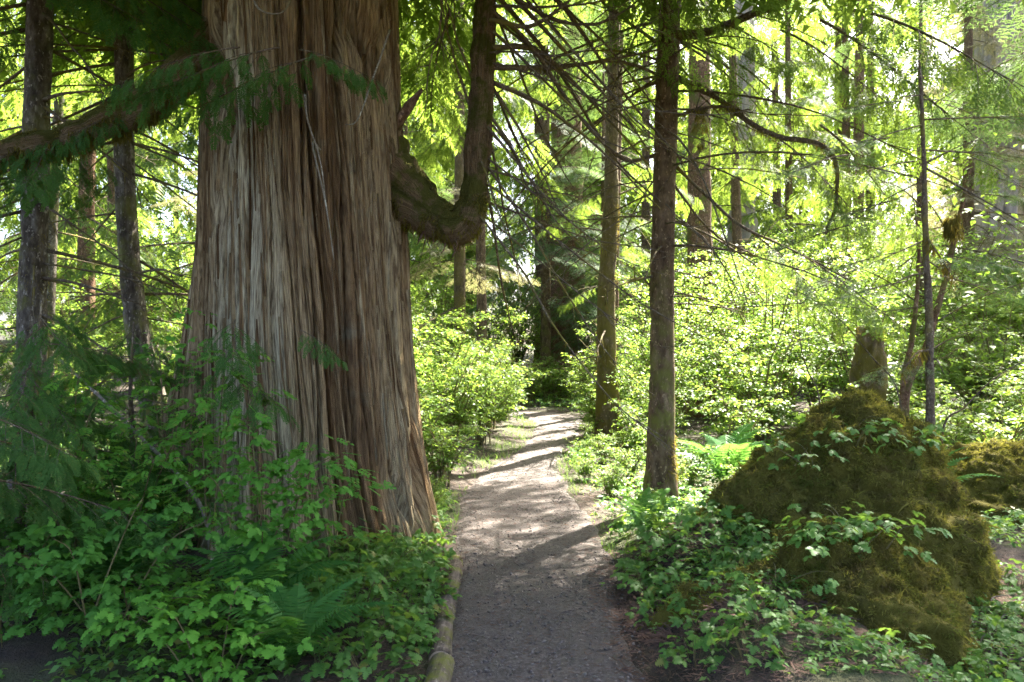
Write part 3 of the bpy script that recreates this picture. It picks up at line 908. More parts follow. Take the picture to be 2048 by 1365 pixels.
# slender mossy-based hemlock by the path
root, P, rr, base = slim_tree('slender_hemlock', 'tall slender dark trunk with mossy base standing between path and mound', 'tree',
    [at(1322, 1012, 7.8), at(1322, 900, 7.8), at(1324, 600, 7.8), at(1330, 300, 7.8), at(1338, 60, 7.8), at(1344, -200, 7.8), at(1352, -900, 7.8), at(1360, -1800, 7.8)],
    [.15, .128, .118, .112, .108, .10, .085, .03], B_SLIM, 28, 3, rough=.13, rings=150)
link('moss', moss_on(P[0:26], rr[0:26] * 1.12, 2600, .02, .045), root, kind='stuff')
def relb(px, py, Y): return at(px, py, Y) - base
for k, (pp, r_, ms) in enumerate((
        ([(1345, 72, 7.75), (1420, 62, 7.6), (1500, 30, 7.4), (1580, 0, 7.2), (1660, -40, 7.1)], .045, 1500),
        ([(1345, 150, 7.8), (1440, 200, 7.7), (1500, 245, 7.5), (1560, 275, 7.4), (1640, 290, 7.3), (1672, 330, 7.3), (1674, 400, 7.3), (1655, 470, 7.3)], .030, 1300),
        ([(1345, 235, 7.8), (1400, 218, 7.6), (1450, 215, 7.5), (1500, 222, 7.5)], .018, 700),
        ([(1340, 320, 7.8), (1400, 380, 7.7), (1480, 450, 7.6), (1560, 490, 7.5), (1700, 560, 7.4)], .018, 100),
        ([(1335, 350, 7.8), (1370, 400, 7.9), (1430, 470, 8.0), (1520, 520, 8.1), (1600, 600, 8.2)], .014, 60),
        ([(1312, 310, 7.8), (1250, 320, 7.7), (1190, 270, 7.6), (1110, 170, 7.4), (1030, 60, 7.2)], .016, 60),
        ([(1345, 120, 7.8), (1400, 170, 7.7), (1500, 225, 7.5), (1650, 230, 7.3)], .010, 40),
        ([(1340, 430, 7.8), (1400, 470, 7.6), (1460, 540, 7.5)], .009, 30),
        ([(1320, 90, 7.8), (1250, 40, 7.6), (1190, -10, 7.4), (1130, -80, 7.2)], .018, 60),
        ([(1315, 600, 7.8), (1290, 560, 7.8), (1260, 555, 7.7)], .012, 90))):
    Q = spline([relb(*p) for p in pp], 30)
    Q = Q + .03 * np.stack([vn(np.arange(30) * .5, k + c * 5.1, 83) - .5 for c in range(3)], -1) * np.linspace(0, 1, 30)[:, None]
    b = MB(); w_ = r_ * np.linspace(1.1, .4, 30); b.tube(Q, w_, 8, True, .2)
    for s_ in range(7):
        j = R.integers(6, 29); d = norm(norm(Q[j] - Q[j - 1]) + R.normal(0, .5, 3) + [0, 0, -.3]); l_ = R.uniform(.15, .6)
        b.tube(np.array([Q[j], Q[j] + d * l_ * .5 + [0, 0, .02], Q[j] + d * l_ + [0, 0, -.05]]), [.006, .004, .001], 4)
    br = link('branch', b.mesh('long_branch', B_TWIG, True), root)
    if ms > 50: link('moss', moss_on(Q[2:27], w_[2:27], ms, .02, .05 if k < 3 else .03), br, kind='stuff')
# hanging moss beard
P2 = np.array([relb(1400, 225, 7.55) + [0, 0, -.02 * q] for q in range(18)])
link('moss', moss_on(P2, np.interp(np.arange(18), [0, 8, 17], [.03, .07, .01]), 900, .05, .09, 1.6), root, kind='stuff')
for (px, py, Y, az, sc, pit) in ((1480, 130, 7.7, .1, .55, -.5), (1560, 60, 7.4, -.5, .6, -.5), (1420, 40, 7.6, -.8, .5, -.4), (1560, 280, 7.4, -.2, .5, -.6), (1640, 250, 7.3, .2, .6, -.5), (1400, 190, 7.8, .5, .5, -.4),
                                 (1480, 450, 7.6, 0., .55, -.5), (1560, 490, 7.5, -.3, .55, -.4), (1640, 40, 7.1, -.2, .8, -.5), (1700, 20, 7.2, -1., .8, -.4)):
    add_bough(root, MD_CEDAR, relb(px, py, Y), az, sc, pit)
crown(root, base, P, rr, BG_HEM, 50, 6.3, 12.5, .9, 1.5, .0, 31, .10)
dead_branches(root, P, rr, 16, 1.8, 5.0, .3, 1.1, (-.4, .3), 32)
dead_branches(root, P, rr, 44, 2.6, 6.6, 1.0, 2.8, (-.45, .25), 33, None, None, .011, .35)

for (h, az, sc) in ((6.9, .80, 1.25), (7.2, .95, 1.3), (7.6, .70, 1.3), (7.9, 1.05, 1.35), (8.3, .85, 1.4), (8.8, .95, 1.4), (7.4, .55, 1.2)):  # extra boughs above the view, added to shade the near path
    j = int(np.argmin(np.abs(P[:, 2] - h))); add_bough(root, BG_HEM, P[j], az, sc, .0)

# second, mossier trunk further along the path
root, P, rr, base = slim_tree('mossy_trunk_tree', 'slim trunk furred with yellow-brown moss further along the path edge', 'tree',
    [at(1220, 888, 12.3), at(1214, 760, 12.3), at(1212, 600, 12.3), at(1220, 450, 12.3), at(1224, 300, 12.3), at(1228, 60, 12.3), at(1235, -500, 12.3)],
    [.19, .15, .135, .125, .105, .09, .03], B_MOSSY, 22, 5, rough=.12, rings=90)
link('moss', moss_on(P[0:60], rr[0:60] * 1.02, 4200, .02, .05), root, kind='stuff')
dead_branches(root, P, rr, 14, 1.2, 6.0, .4, 1.4, (-.1, .5), 41, None, None, .014)
for (px, py, az, sc) in ((1205, 570, 2.9, .32), (1230, 470, .4, .4), (1220, 380, 2.7, .5), (1240, 310, .3, .6)):
    add_bough(root, MD_CEDAR, at(px, py, 12.2) - base, az, sc, -.2)
crown(root, base, P, rr, BG_CEDAR, 26, 5.2, 11, .5, .9, -.25, 42, .2)

for (h, az, sc) in ((7.0, .0, .95), (7.5, .3, 1.0), (7.9, -.3, 1.0), (8.3, .1, 1.1), (7.3, .55, .9), (8.6, -.1, 1.1), (8.1, .45, 1.0)):  # out-of-view boughs put in to break up the sunlight on the path
    j = int(np.argmin(np.abs(P[:, 2] - h))); add_bough(root, MD_CEDAR, P[j], az, sc, .0)

# two dark trunks beyond the giant cedar and a thin pole between them
root, P, rr, base = slim_tree('lichened_trunk_tree', 'dark lichen-flecked trunk at the picture edge under the mossy limb', 'tree',
    [at(48, 1040, 7.2), at(60, 800, 7.2), at(66, 600, 7.2), at(72, 300, 7.2), at(80, 0, 7.2), at(86, -400, 7.2), at(90, -1500, 7.2)], [.14, .125, .118, .112, .105, .10, .05], B_LEFT, 26, 7, rough=.13, rings=120)
link('moss', moss_on(P[0:50], rr[0:50] * 1.05, 1500, .015, .035), root, kind='stuff')
dead_branches(root, P, rr, 40, .8, 5.2, .8, 2.2, (-.55, .1), 51, None, [.2, 3.3, -.3, 2.8, -.9, 3.9], .013)
crown(root, base, P, rr, BG_CEDAR, 22, 5.4, 10, .9, 1.3, -.2, 52, .4)
for (px, py, Y, az, sc) in ((60, -60, 6.2, -.3, .8), (140, -70, 6.0, .1, .8), (250, -50, 6.1, .3, .7), (10, -20, 6.0, 2.6, .7), (10, 240, 6.0, -2.4, .6), (330, -80, 6.3, .0, .6)):
    add_bough(root, FG_CEDAR, at(px, py, Y) - base, az, sc, -.2)
root, P, rr, base = slim_tree('leaning_trunk_tree', 'slim brown trunk curving outward at its foot just behind the giant cedar', 'tree',
    [at(352, 985, 8.2), at(318, 850, 8.2), at(285, 720, 8.2), at(262, 560, 8.2), at(250, 380, 8.2), at(248, 150, 8.2), at(246, -80, 8.2), at(244, -600, 8.2), at(250, -1400, 8.2)], [.17, .135, .12, .108, .10, .095, .09, .08, .03], B_LEFT, 24, 9, rough=.12, rings=120)
dead_branches(root, P, rr, 46, .8, 5.4, .8, 2.4, (-.65, .1), 53, None, [.0, 3.14, -.6, 2.6, 3.7, .5], .013)
crown(root, base, P, rr, BG_CEDAR, 22, 5.6, 11, .9, 1.3, -.2, 54, .35)
root, P, rr, base = slim_tree('thin_pole_tree', 'thin dark pole of a young tree between the lichened and leaning trunks', 'tree',
    [at(95, 860, 11), at(100, 600, 11), at(112, 300, 11), at(128, 60, 11), at(134, -200, 11), at(134, -500, 11)], [.075, .07, .065, .06, .05, .02], B_LEFT, 14, 11, rings=60)
dead_branches(root, P, rr, 22, 1.2, 6.5, .6, 1.8, (-.5, .2), 55, None, None, .012)
crown(root, base, P, rr, MD_CEDAR, 16, 2.5, 8, .5, .9, -.3, 56, .6)


# ------------------------------------------------------------------ background conifers
def bg_tree(name, label, x, y, r0, h, kit, n, hlo, seed, mat=B_SLIM, smin=.8, smax=1.4, cat='tree', group=None, lean=0, lit=.25, sides=14, dead=0, pitch=-.15, rough=.12, hhi=None):
    z = float(gz(x, y))
    pts = [np.array([x, y, z]), np.array([x + lean * .2, y, z + h * .25]), np.array([x + lean * .5, y, z + h * .5]), np.array([x + lean * .8, y, z + h * .75]), np.array([x + lean, y, z + h])]
    root, P, rr, base = slim_tree(name, label, cat, pts, [r0, r0 * .85, r0 * .7, r0 * .45, .03], mat, sides, seed, group, rough=rough, rings=140 if sides >= 80 else 60)
    crown(root, base, P, rr, kit, n, hlo, (hhi or h * .97), smin, smax, pitch, seed + 1, lit)
    if dead: dead_branches(root, P, rr, dead, .8, min(h * .6, 9), .6, 1.8, (-.4, .2), seed + 2)
    return root


# big pale trunks far to the side of the mound
bg_tree('grey_cedar', 'huge pale grey trunk rising behind the sapling on the mound', 13.35, 22, .60, 28, BG_CEDAR, 26, 9.5, 201, B_GREY, 1, 1.5, sides=120, rough=.30)
bg_tree('grey_cedar', 'dark side trunk close against the huge pale grey trunk', 15.3, 23.5, .48, 26, BG_CEDAR, 20, 8, 204, B_GREY, 1, 1.4, sides=80, rough=.28)
bg_tree('grey_cedar', 'pale bluish trunk glimpsed through foliage just beyond the slender hemlock', 8.1, 28, .52, 26, BG_CEDAR, 24, 8, 207, B_GREY, 1, 1.5, sides=80, rough=.28)
bg_tree('brown_cedar', 'brown rough trunk directly behind the slender hemlock, seen at the top', 4.05, 17.2, .30, 18, BG_CEDAR, 26, 5.5, 210, B_LIMB, .8, 1.3, sides=24, lit=.2)
# the dark cedar that closes the path
bg_tree('shaded_cedar', 'dark broad trunk in deep shade where the path ends', 1.75, 25.5, .62, 24, BG_HEM, 30, 4.5, 213, B_LIMB, .8, 1.3, sides=40, lit=.9)
bg_tree('dark_hemlock', 'dark blue-green hemlock with layered boughs at the end of the path', .95, 22.5, .16, 15, BG_HEM, 70, 2.2, 216, B_SLIM, .75, 1.25, lit=1., dead=6)
bg_tree('dark_hemlock', 'smaller shaded hemlock tucked against the dark trunk at the path end', 2.7, 23.5, .12, 10, BG_HEM, 46, 1.6, 219, B_SLIM, .6, 1.0, lit=1.)
# pale lit hemlock boughs over the bushes left of the path
bg_tree('sunlit_hemlock', 'hemlock with pale sunlit boughs showing below the elbow limb', -1.0, 15.2, .13, 13, BG_DRY, 40, 2.0, 222, B_MOSSY, .55, 1.0, lit=.9, hhi=4.6, dead=5)
bg_tree('sunlit_hemlock', 'young sunlit hemlock just beside the giant cedar, over the bright bushes', -1.9, 12.6, .09, 8, BG_HEM, 22, 1.8, 225, B_MOSSY, .4, .8, lit=.6, dead=5)
bg_tree('dry_hemlock', 'tree with yellow-brown drooping boughs beside the huge grey trunk', 10.6, 18.5, .16, 14, BG_DRY, 74, 2.6, 228, B_SLIM, .6, 1.2, lit=.8, hhi=10)

root, P, rr, base = slim_tree('shade_hemlock', 'hemlock beside the picture edge whose boughs reach in at the top corner', 'tree',  # trunk out of view; tree added to shade mounds and front corner
    [np.array([6.1, 7.9, 0]), np.array([6.1, 7.9, 3]), np.array([6.2, 7.9, 6]), np.array([6.2, 7.9, 11])], [.2, .17, .14, .04], B_SLIM, 20, 61, rings=60)
crown(root, base, P, rr, BG_HEM, 44, 4.6, 9.5, .8, 1.3, -.05, 62, .5)

FILL = [  # x, y, radius, height, kit, boughs, lowest bough, description
    (-8.3, 14, .14, 14, 'c', 40, 2.0, 'yellow-green cedar beyond the lichened trunk at the picture edge'),
    (-5.6, 15.5, .13, 14, 'c', 44, 1.8, 'bright cedar seen between the lichened and leaning trunks'),
    (-4.3, 19, .20, 18, 'c', 46, 2.2, 'sunlit cedar filling the gap between leaning trunk and giant cedar'),
    (-10.2, 19, .22, 18, 'c', 40, 2.5, 'dull green cedar far behind the lichened trunk'),
    (-7.2, 22, .16, 17, 'd', 40, 2.0, 'brownish thin-needled tree far behind the leaning trunk'),
    (-3.4, 25, .24, 22, 'c', 50, 3.0, 'far cedar just past the edge of the giant trunk'),
    (-1.6, 29, .22, 22, 'c', 56, 3.5, 'far cedar above the elbow limb'),
    (-.7, 18.8, .14, 15, 'c', 46, 5.6, 'cedar with hanging yellow-green foliage behind the upturned stem'),
    (1.1, 30, .25, 24, 'c', 60, 5, 'tall cedar rising behind the dark hemlock'),
    (2.2, 17.5, .12, 14, 'c', 44, 5.4, 'cedar with drooping bright sprays above the mossy slim trunk'),
    (3.6, 31, .25, 24, 'c', 54, 4, 'far cedar between the two trunks along the path'),
    (6.0, 21, .15, 16, 'c', 46, 3.4, 'bright cedar behind the long mossy branch of the slender hemlock'),
    (9.2, 33, .25, 22, 'c', 40, 3.5, 'thin-crowned far cedar against the bright sky'),
    (8.2, 16, .10, 10, 'c', 34, 2.4, 'young cedar with hanging sprays behind the twin stems'),
    (13.0, 30, .25, 22, 'h', 40, 3.5, 'far hemlock before the huge grey trunk'),
    (17.5, 27, .22, 20, 'c', 44, 2.5, 'cedar at the picture edge beyond the huge grey trunk'),
    (12.6, 15.5, .11, 9, 'c', 36, 1.6, 'young cedar at the picture edge below the huge grey trunk'),
    (-13, 26, .24, 20, 'c', 44, 2.0, 'far cedar at the picture edge beyond the dull green cedar'),
    (-8.8, 30, .24, 22, 'c', 50, 2.5, 'distant cedar high between the lichened and leaning trunks'),
    (-5.4, 34, .25, 24, 'c', 54, 3.0, 'distant cedar beside the giant trunk behind the leaning tree'),
    (6.2, 37, .25, 24, 'c', 50, 3.0, 'distant cedar over the green thicket'),
    (16, 38, .25, 24, 'c', 50, 3.0, 'distant cedar high above the yellow-brown boughs'),
    (8.9, 25.5, .15, 17, 'c', 90, 3.5, 'loose cedar against the sky inside the hook of the mossy branch'),
    (12.4, 37, .22, 24, 'c', 90, 4.0, 'distant cedar filling the sky gap between hooked branch and sapling'),
    (21, 34, .25, 22, 'c', 46, 3.0, 'distant cedar at the picture edge above the bushes'),
]
KITS = {'c': BG_CEDAR, 'd': BG_DRY, 'h': BG_HEM}
for k, (x, y, r0, h, kt, nb, hl, lab) in enumerate(FILL):
    bg_tree('background_cedar' if kt == 'c' else 'background_hemlock', lab, x, y, r0, h, KITS[kt], int(nb * (.75 if 5.5 < x < 10 else .62 if x > 5 or (x < -3 and y < 20) else 1)), hl, 300 + 5 * k, B_SLIM if k % 3 else B_LIMB, .7, 1.35, 'tree', None, R.uniform(-.4, .4), .35, dead=4 if y < 22 else 0)

# far-off wood that closes the view
b = MB(); bt = MB()
for k in range(150):
    a = R.uniform(-.78, .78); d = R.uniform(40, 75)
    if .30 < a < .40 and k % 2: continue
    x, y = d * math.sin(a), d * math.cos(a)
    z = float(gz(x, y)); h = R.uniform(16, 34)
    if k % 4 == 0: bt.tube(np.array([[x, y, z - .2], [x, y, z + h * .5], [x, y, z + h]]), [.3, .2, .03], 7)
    n = 230
    hh = z + .3 + h * R.random(n) ** .8; az = R.uniform(0, 6.28, n); rad_ = R.uniform(.2, 3.6, n) * (1.08 - (hh - z) / (h + 1.5))
    p = np.stack([x + rad_ * np.cos(az), y + rad_ * np.sin(az), hh], -1)
    D = np.stack([np.cos(az), np.sin(az), -R.uniform(.2, 1.4, n)], -1)
    B = basis(D, (0, 0, 1), R.normal(0, .4, n)) * R.uniform(1.0, 2.3, n)[:, None, None]
    b.inst(SP_LO[k % 3], p, B)
o = link('distant_wood', b.mesh('distant_wood', L_CEDAR), kind='stuff'); tag(o, 'far-off mass of conifer foliage closing the view', 'woodland')
link('trunks', bt.mesh('distant_trunks', B_SLIM), o, kind='stuff')


# ------------------------------------------------------------------ broad-leaved bushes
def shrub_kit(name, h, nst, leaves, size, leafmat, seed, spread=.55, tm=TM_LEAF, layer=0.0):
    r = np.random.default_rng(seed)
    wd, fo = MB(), MB()
    P = []; D = []; 
    tips = []
    for s_ in range(nst):
        az = r.uniform(0, 6.28); out = spread * h * r.uniform(.3, 1.1); hh = h * r.uniform(.6, 1.05)
        t = np.linspace(0, 1, 12)
        d = np.array([math.cos(az), math.sin(az), 0])
        Q = d * (out * t ** 1.6)[:, None] + np.stack([0 * t, 0 * t, hh * t ** .85], -1) + .06 * h * (np.stack([vn(t * 4, s_ + c * 7.7, seed) for c in range(3)], -1) - .5) * t[:, None] + np.array([r.normal(0, .06), r.normal(0, .06), 0])
        wd.tube(Q, (.006 + .006 * h) * np.linspace(1, .25, 12), 4, False)
        for k in range(int(5 + 3 * h)):
            q = r.uniform(.22, 1); p0 = np.array([np.interp(q, t, Q[:, c]) for c in range(3)])
            a = r.uniform(0, 6.28); ln = h * r.uniform(.12, .32) * (1.2 - .5 * q)
            dd = np.array([math.cos(a), math.sin(a), r.uniform(-.15, .5)])
            tw = np.array([p0, p0 + dd * ln * .5 + [0, 0, .02], p0 + dd * ln])
            wd.tube(tw, [.004 + .001 * h, .003, .001], 3, False)
            tips.append((tw[0], tw[2]))
    m = max(1, int(leaves / len(tips)))
    for a, c in tips:
        f = r.uniform(.25, 1.08, m)[:, None]
        P.append(a * (1 - f) + c * f + r.normal(0, .035 * (.5 + h * .4), (m, 3)) * [1, 1, .45])
        dd = norm(c - a)
        e = np.stack([np.cos(q_ := r.uniform(0, 6.28, m)), np.sin(q_), r.normal(-.2, .2, m)], -1) + dd * .5 * [1, 1, .3]
        D.append(e)
    P = np.vstack(P); D = np.vstack(D)
    B = basis(D, (0, 0, 1), r.normal(0, .32, len(P))) * (size * r.uniform(.6, 1.25, len(P)))[:, None, None]
    fo.inst(tm, P, B)
    return wd.mesh(name + '_stems', B_STEM), fo.mesh(name + '_leaves', leafmat)


SH_S = [shrub_kit('low_bush', .9, 14, 1700, .058, L_SHRUB, 400 + k, .6) for k in range(3)]
SH_M = [shrub_kit('bush', 1.9, 18, 5000, .066, L_SHRUB, 410 + k, .5, TM_LEAF) for k in range(3)]
SH_T = [shrub_kit('tall_bush', 3.4, 18, 8000, .07, L_MAPLE, 420 + k, .5, TM_OV) for k in range(3)]


def bush(name, label, x, y, kit, sc=1., group=None, cat='bush'):
    k = R.integers(0, len(kit))
    o = thing(name, label, cat, (x, y, float(gz(x, y)) - .03), group, R.uniform(0, 6.28), sc)
    link('stems', kit[k][0], o); link('foliage', kit[k][1], o)
    return o


G1 = 'sunlit bushes beside the giant cedar'
for (x, y, kt, sc, lab) in ((-.75, 8.6, SH_S, .9, 'low sunlit bush nearest the foot of the giant cedar by the path'), (-1.05, 9.4, SH_S, 1.15, 'small sunlit bush half hidden by the giant cedar edge'), (-.8, 10.4, SH_M, .8, 'sunlit yellow-green bush bulging to the path before its bend'), (-1.7, 10.8, SH_M, .95, 'sunlit bush mostly behind the giant cedar trunk'), (-.45, 11.7, SH_M, .75, 'bright bush at the inner bend of the path'), (-1.2, 12.4, SH_M, 1.0, 'tallest bright bush under the elbow limb beside the cedar'), (-.4, 13.4, SH_M, .9, 'bright rounded bush past the path bend, facing the mossy trunk'), (-2.1, 13.2, SH_M, 1.1, 'sunlit bush deep behind the giant cedar trunk edge'), (-.9, 14.6, SH_M, 1.05, 'sunlit bush behind the bend, under the yellow-brown boughs'), (-.2, 15.4, SH_S, 1.3, 'low bush where the path turns out of sight'), (-2.6, 15.6, SH_M, 1.2, 'farthest bright bush behind the giant cedar edge')):
    bush('sunlit_bush', lab, x, y, kt, sc, G1)
G2 = 'bushes of the green thicket'
for (x, y, kt, sc, lab) in ((1.75, 10.6, SH_S, .9, 'low bush just behind the slender hemlock foot'), (2.2, 11.8, SH_M, .8, 'bush framed between the two slim trunks by the path'), (1.5, 13.2, SH_M, .7, 'bush touching the mossy slim trunk on its far side'), (2.9, 10.3, SH_S, 1.2, 'low bright bush right of the slender hemlock, behind the fern'), (2.6, 13.4, SH_T, .75, 'taller bush behind the gap between the two slim trunks'), (3.6, 11.6, SH_M, 1.1, 'round bush behind the crest slope of the hummock'), (4.3, 13.4, SH_T, .85, 'tall bush behind the round bush over the hummock slope'), (3.2, 15.4, SH_T, .9, 'tall far bush beside the brown rough trunk'), (5.3, 12.0, SH_M, 1.2, 'broad bush directly behind the broken snag'), (5.6, 14.6, SH_T, 1.0, 'tall bush rising above the broken snag'), (4.5, 16.6, SH_T, 1.1, 'tall far bush below the long mossy branch'), (6.8, 13.2, SH_M, 1.2, 'bush seen between the snag and the sapling'), (7.3, 15.6, SH_T, 1.05, 'tall bush behind the twin stems'), (6.2, 17.8, SH_T, 1.1, 'far tall bush above the snag bushes'), (8.4, 13.9, SH_M, 1.3, 'bush right behind the sapling trunk'), (8.9, 16.8, SH_T, 1.1, 'tall bush past the sapling at the far side'), (10.2, 15.2, SH_M, 1.3, 'bush between the sapling and the picture edge'), (10.6, 13.0, SH_M, 1.1, 'bush at the picture edge above the far mossy hump'), (11.6, 17.4, SH_T, .95, 'tall bush at the picture edge below the huge grey trunk'), (2.2, 16.8, SH_M, 1.0, 'far bush behind the mossy slim trunk near the path end'), (4.4, 9.6, SH_S, 1.0, 'low bush behind the crest of the hummock'), (5.6, 9.9, SH_S, 1.3, 'low bush between hummock crest and sapling foot'), (7.0, 10.6, SH_M, .9, 'bush behind the far mossy hump'), (8.3, 11.2, SH_M, .9, 'bush at the picture edge behind the far mossy hump'), (13.2, 19.5, SH_T, 1.0, 'farthest tall bush under the huge grey trunk')):
    bush('thicket_bush', lab, x, y, kt, sc, G2)
G3 = 'bushes behind the leaning trunk'
for (x, y, kt, sc, lab) in ((-4.2, 11.5, SH_M, .9, 'bush behind the leaning trunk foot'), (-5.4, 12.5, SH_M, 1.0, 'bush midway between the leaning and lichened trunks'), (-6.6, 11.4, SH_M, .9, 'bush behind the lichened trunk at the picture edge'), (-3.4, 13.0, SH_M, 1.1, 'bush in the gap between the leaning trunk and giant cedar'), (-7.8, 13.5, SH_M, 1.2, 'bush at the picture edge beyond the lichened trunk'), (-4.6, 15.5, SH_M, 1.2, 'farther bush above the leaning trunk foot bush'), (-6.4, 17, SH_T, .8, 'tall far bush between the lichened trunk and thin pole'), (-9.0, 16.5, SH_T, .8, 'tall far bush at the picture edge past the lichened trunk'), (-3.0, 17.5, SH_M, 1.2, 'far bush against the giant cedar edge behind the leaning trunk')):
    bush('shade_bush', lab, x, y, kt, sc, G3)
G4 = 'low plants at the end of the path'
for (x, y, kt, sc) in ((.4, 19.4, SH_S, 1.2), (1.3, 19.8, SH_S, 1.3), (2.2, 19.2, SH_S, 1.3), (3.0, 20.2, SH_M, .8), (-.6, 20.6, SH_M, .9), (1.0, 21.2, SH_S, 1.4)):
    bush('path_end_plant', 'shaded low plant beyond the far end of the path', x, y, kt, sc, G4)
G5 = 'small plants along the path edge'
for (x, y, sc) in ((.85, 9.2, .45), (1.05, 8.5, .5), (1.15, 10.0, .5), (1.35, 9.2, .6), (.98, 11.0, .4), (1.6, 11.2, .5), (1.3, 7.4, .4), (1.6, 8.3, .5), (-.78, 7.6, .4), (-.72, 6.9, .35), (2.0, 9.0, .6), (1.25, 12.4, .5), (1.5, 14.4, .6), (2.3, 7.9, .55)):
    bush('edge_plant', 'small sunlit leafy plant on the verge of the path', x, y, SH_S, sc, G5, 'plant')


# ------------------------------------------------------------------ moss mounds
TUFT = (np.array([[0, .10, 0], [0, -.10, 0], [.5, .09, .10], [.5, -.09, .10], [1, 0, .02]]), np.array([[0, 1, 3], [0, 3, 2], [2, 3, 4]]))
BLADE = (np.array([[0, .05, 0], [0, -.05, 0], [.5, .04, .10], [.5, -.04, .10], [1, 0, -.05]]), TUFT[1])
SPIKE = (np.array([[0, .13, 0], [0, -.13, .02], [1, 0, .05]]), np.array([[0, 1, 2]]))


def mound(name, label, c, a, bx, ht, low, p, seed, mat, nmoss, mlen, lump=.06, peak=(0, 0)):
    """A bulging hummock: star-shaped surface over its centre, furred with moss blades."""
    z0 = float(gz(c[0], c[1])) - .05
    root = thing(name, label, 'mound', (c[0], c[1], z0))
    nu, nv = 190, 80
    th = np.arange(nu) / nu * 2 * math.pi
    ph = np.linspace(0, math.pi * .80, nv)
    PH, TH = np.meshgrid(ph, th, indexing='ij')
    def surf(PH, TH):
        rho = np.clip(PH / (math.pi * .80), 0, 1)
        cx_, sy_ = np.cos(TH), np.sin(TH)
        sk = .5 - .5 * cx_
        edge = (1 + .25 * (fbm(cx_ * 1.3 + seed, sy_ * 1.3, seed + 3) - .5) * 2) * (1 + .28 * sk)
        x_ = a * edge * rho * cx_ + peak[0] * (1 - rho) ** 1.2; y_ = bx * edge * rho * sy_ + peak[1] * (1 - rho) ** 1.2
        h_ = ht * (1 - rho ** p) ** (.66 + .55 * sk)
        h_ = h_ - low * sstep(.86, 1, rho)
        nz = lump * 1.2 * (fbm(x_ * 2.4 + seed, y_ * 2.4 + h_ * 2, seed) - .5) * 2 + lump * .7 * (fbm(x_ * 7, y_ * 7 + h_ * 6, seed + 7) - .5) * 2 + .05 * (vn(x_ * 11 + h_ * 3, y_ * 11 + h_ * 10, seed + 8) - .5) * 2 + .03 * (vn(x_ * 19 + h_ * 5, y_ * 19 + h_ * 17, seed + 9) - .5) * 2 + .016 * (vn(x_ * 42 + h_ * 9, y_ * 42 + h_ * 31, seed + 10) - .5) * 2
        st = .25 + .75 * rho
        return np.stack([x_ + nz * cx_ * st, y_ + nz * sy_ * st, h_ + nz * (1 - .75 * rho)], -1)
    V = surf(PH, TH).reshape(-1, 3)
    i = np.arange(nv - 1)[:, None] * nu; j = np.arange(nu)[None]; k = (j + 1) % nu
    b = MB(); b.add(V, None, np.stack([i + j, i + nu + j, i + nu + k, i + k], -1).reshape(-1, 4))
    link('body', b.mesh('mound_body', mat, True), root)
    r = np.random.default_rng(seed)
    t_ = r.uniform(0, 6.2832, nmoss)
    f_ = math.pi * .8 * r.random(nmoss) ** .55
    P = surf(f_, t_); e = 1e-2
    n_ = norm(np.cross(surf(f_ + e, t_) - P, surf(f_, t_ + e) - P))
    dn = vn(P[:, 0] * 9, P[:, 1] * 9 + P[:, 2] * 9, seed + 2)
    keep = r.random(nmoss) < (.35 + .9 * dn)
    P, n_ = P[keep], n_[keep]; m = len(P)
    K = 9
    P5 = np.repeat(P, K, 0) + r.normal(0, .011, (m * K, 3)); n5 = np.repeat(n_, K, 0)
    D = n5 * .8 + r.normal(0, .65, (m * K, 3)) + np.array([0, 0, -.2])
    B = basis(D, (0, 0, 1), r.uniform(0, 6.28, m * K)) * (r.uniform(.4, 1.3, m * K) * mlen * .62)[:, None, None]
    b = MB(); b.inst(SPIKE, P5 - n5 * .006, B)
    w_ = r.random(m) < .10 * (dn[keep] > .55)
    Pl = P[w_]; nl_ = n_[w_]; q = len(Pl)
    Dl = nl_ * .7 + r.normal(0, .4, (q, 3)) + np.array([0, 0, -.55])
    b.inst(BLADE, Pl, basis(Dl, (0, 0, 1), r.uniform(0, 6.28, q)) * (r.uniform(.6, 1.6, q) * mlen * 1.5)[:, None, None])
    link('moss', b.mesh('moss', L_MOSS), root, kind='stuff')
    def top(th_, ph_):
        p_ = surf(np.array([ph_]), np.array([th_]))[0]
        return p_ + np.array([c[0], c[1], z0])
    return root, top


MB1, top1 = mound('moss_mound', 'large rounded hummock covered in olive-brown moss with a sapling on it', (2.36, 5.5), .98, .85, 1.24, .25, 1.75, 501, M_MOUND, 15000, .055, .10, (.06, 0))
MB2, top2 = mound('moss_mound', 'lower mossy hump in front of the large hummock', (1.80, 4.25), .66, .52, .50, .2, 1.7, 502, M_MOUND, 7500, .045, .10, (.0, .05))
def top4(th_, ph_):
    x = 1.22 + .62 * math.sin(ph_) * math.cos(th_); y = 4.75 + .95 * math.sin(ph_) * math.sin(th_)
    return np.array([x, y, float(gz(x, y))])


MB5, top5 = mound('moss_mound', 'far mossy hump at the picture edge beyond the sapling', (4.9, 7.9), 1.1, .9, .62, .3, 1.7, 505, M_MOUND, 6000, .055, .09)

# ------------------------------------------------------------------ young tree growing on the hummock, twin stems, snag
def tube_part(root, name, pts, r0, r1, mat, sides=8, n=24, jit=.15, parent=None):
    Q = spline(pts, n)
    b = MB(); b.tube(Q, np.linspace(r0, r1, n), sides, True, jit)
    return link(name, b.mesh(name, mat, True), parent or root), Q


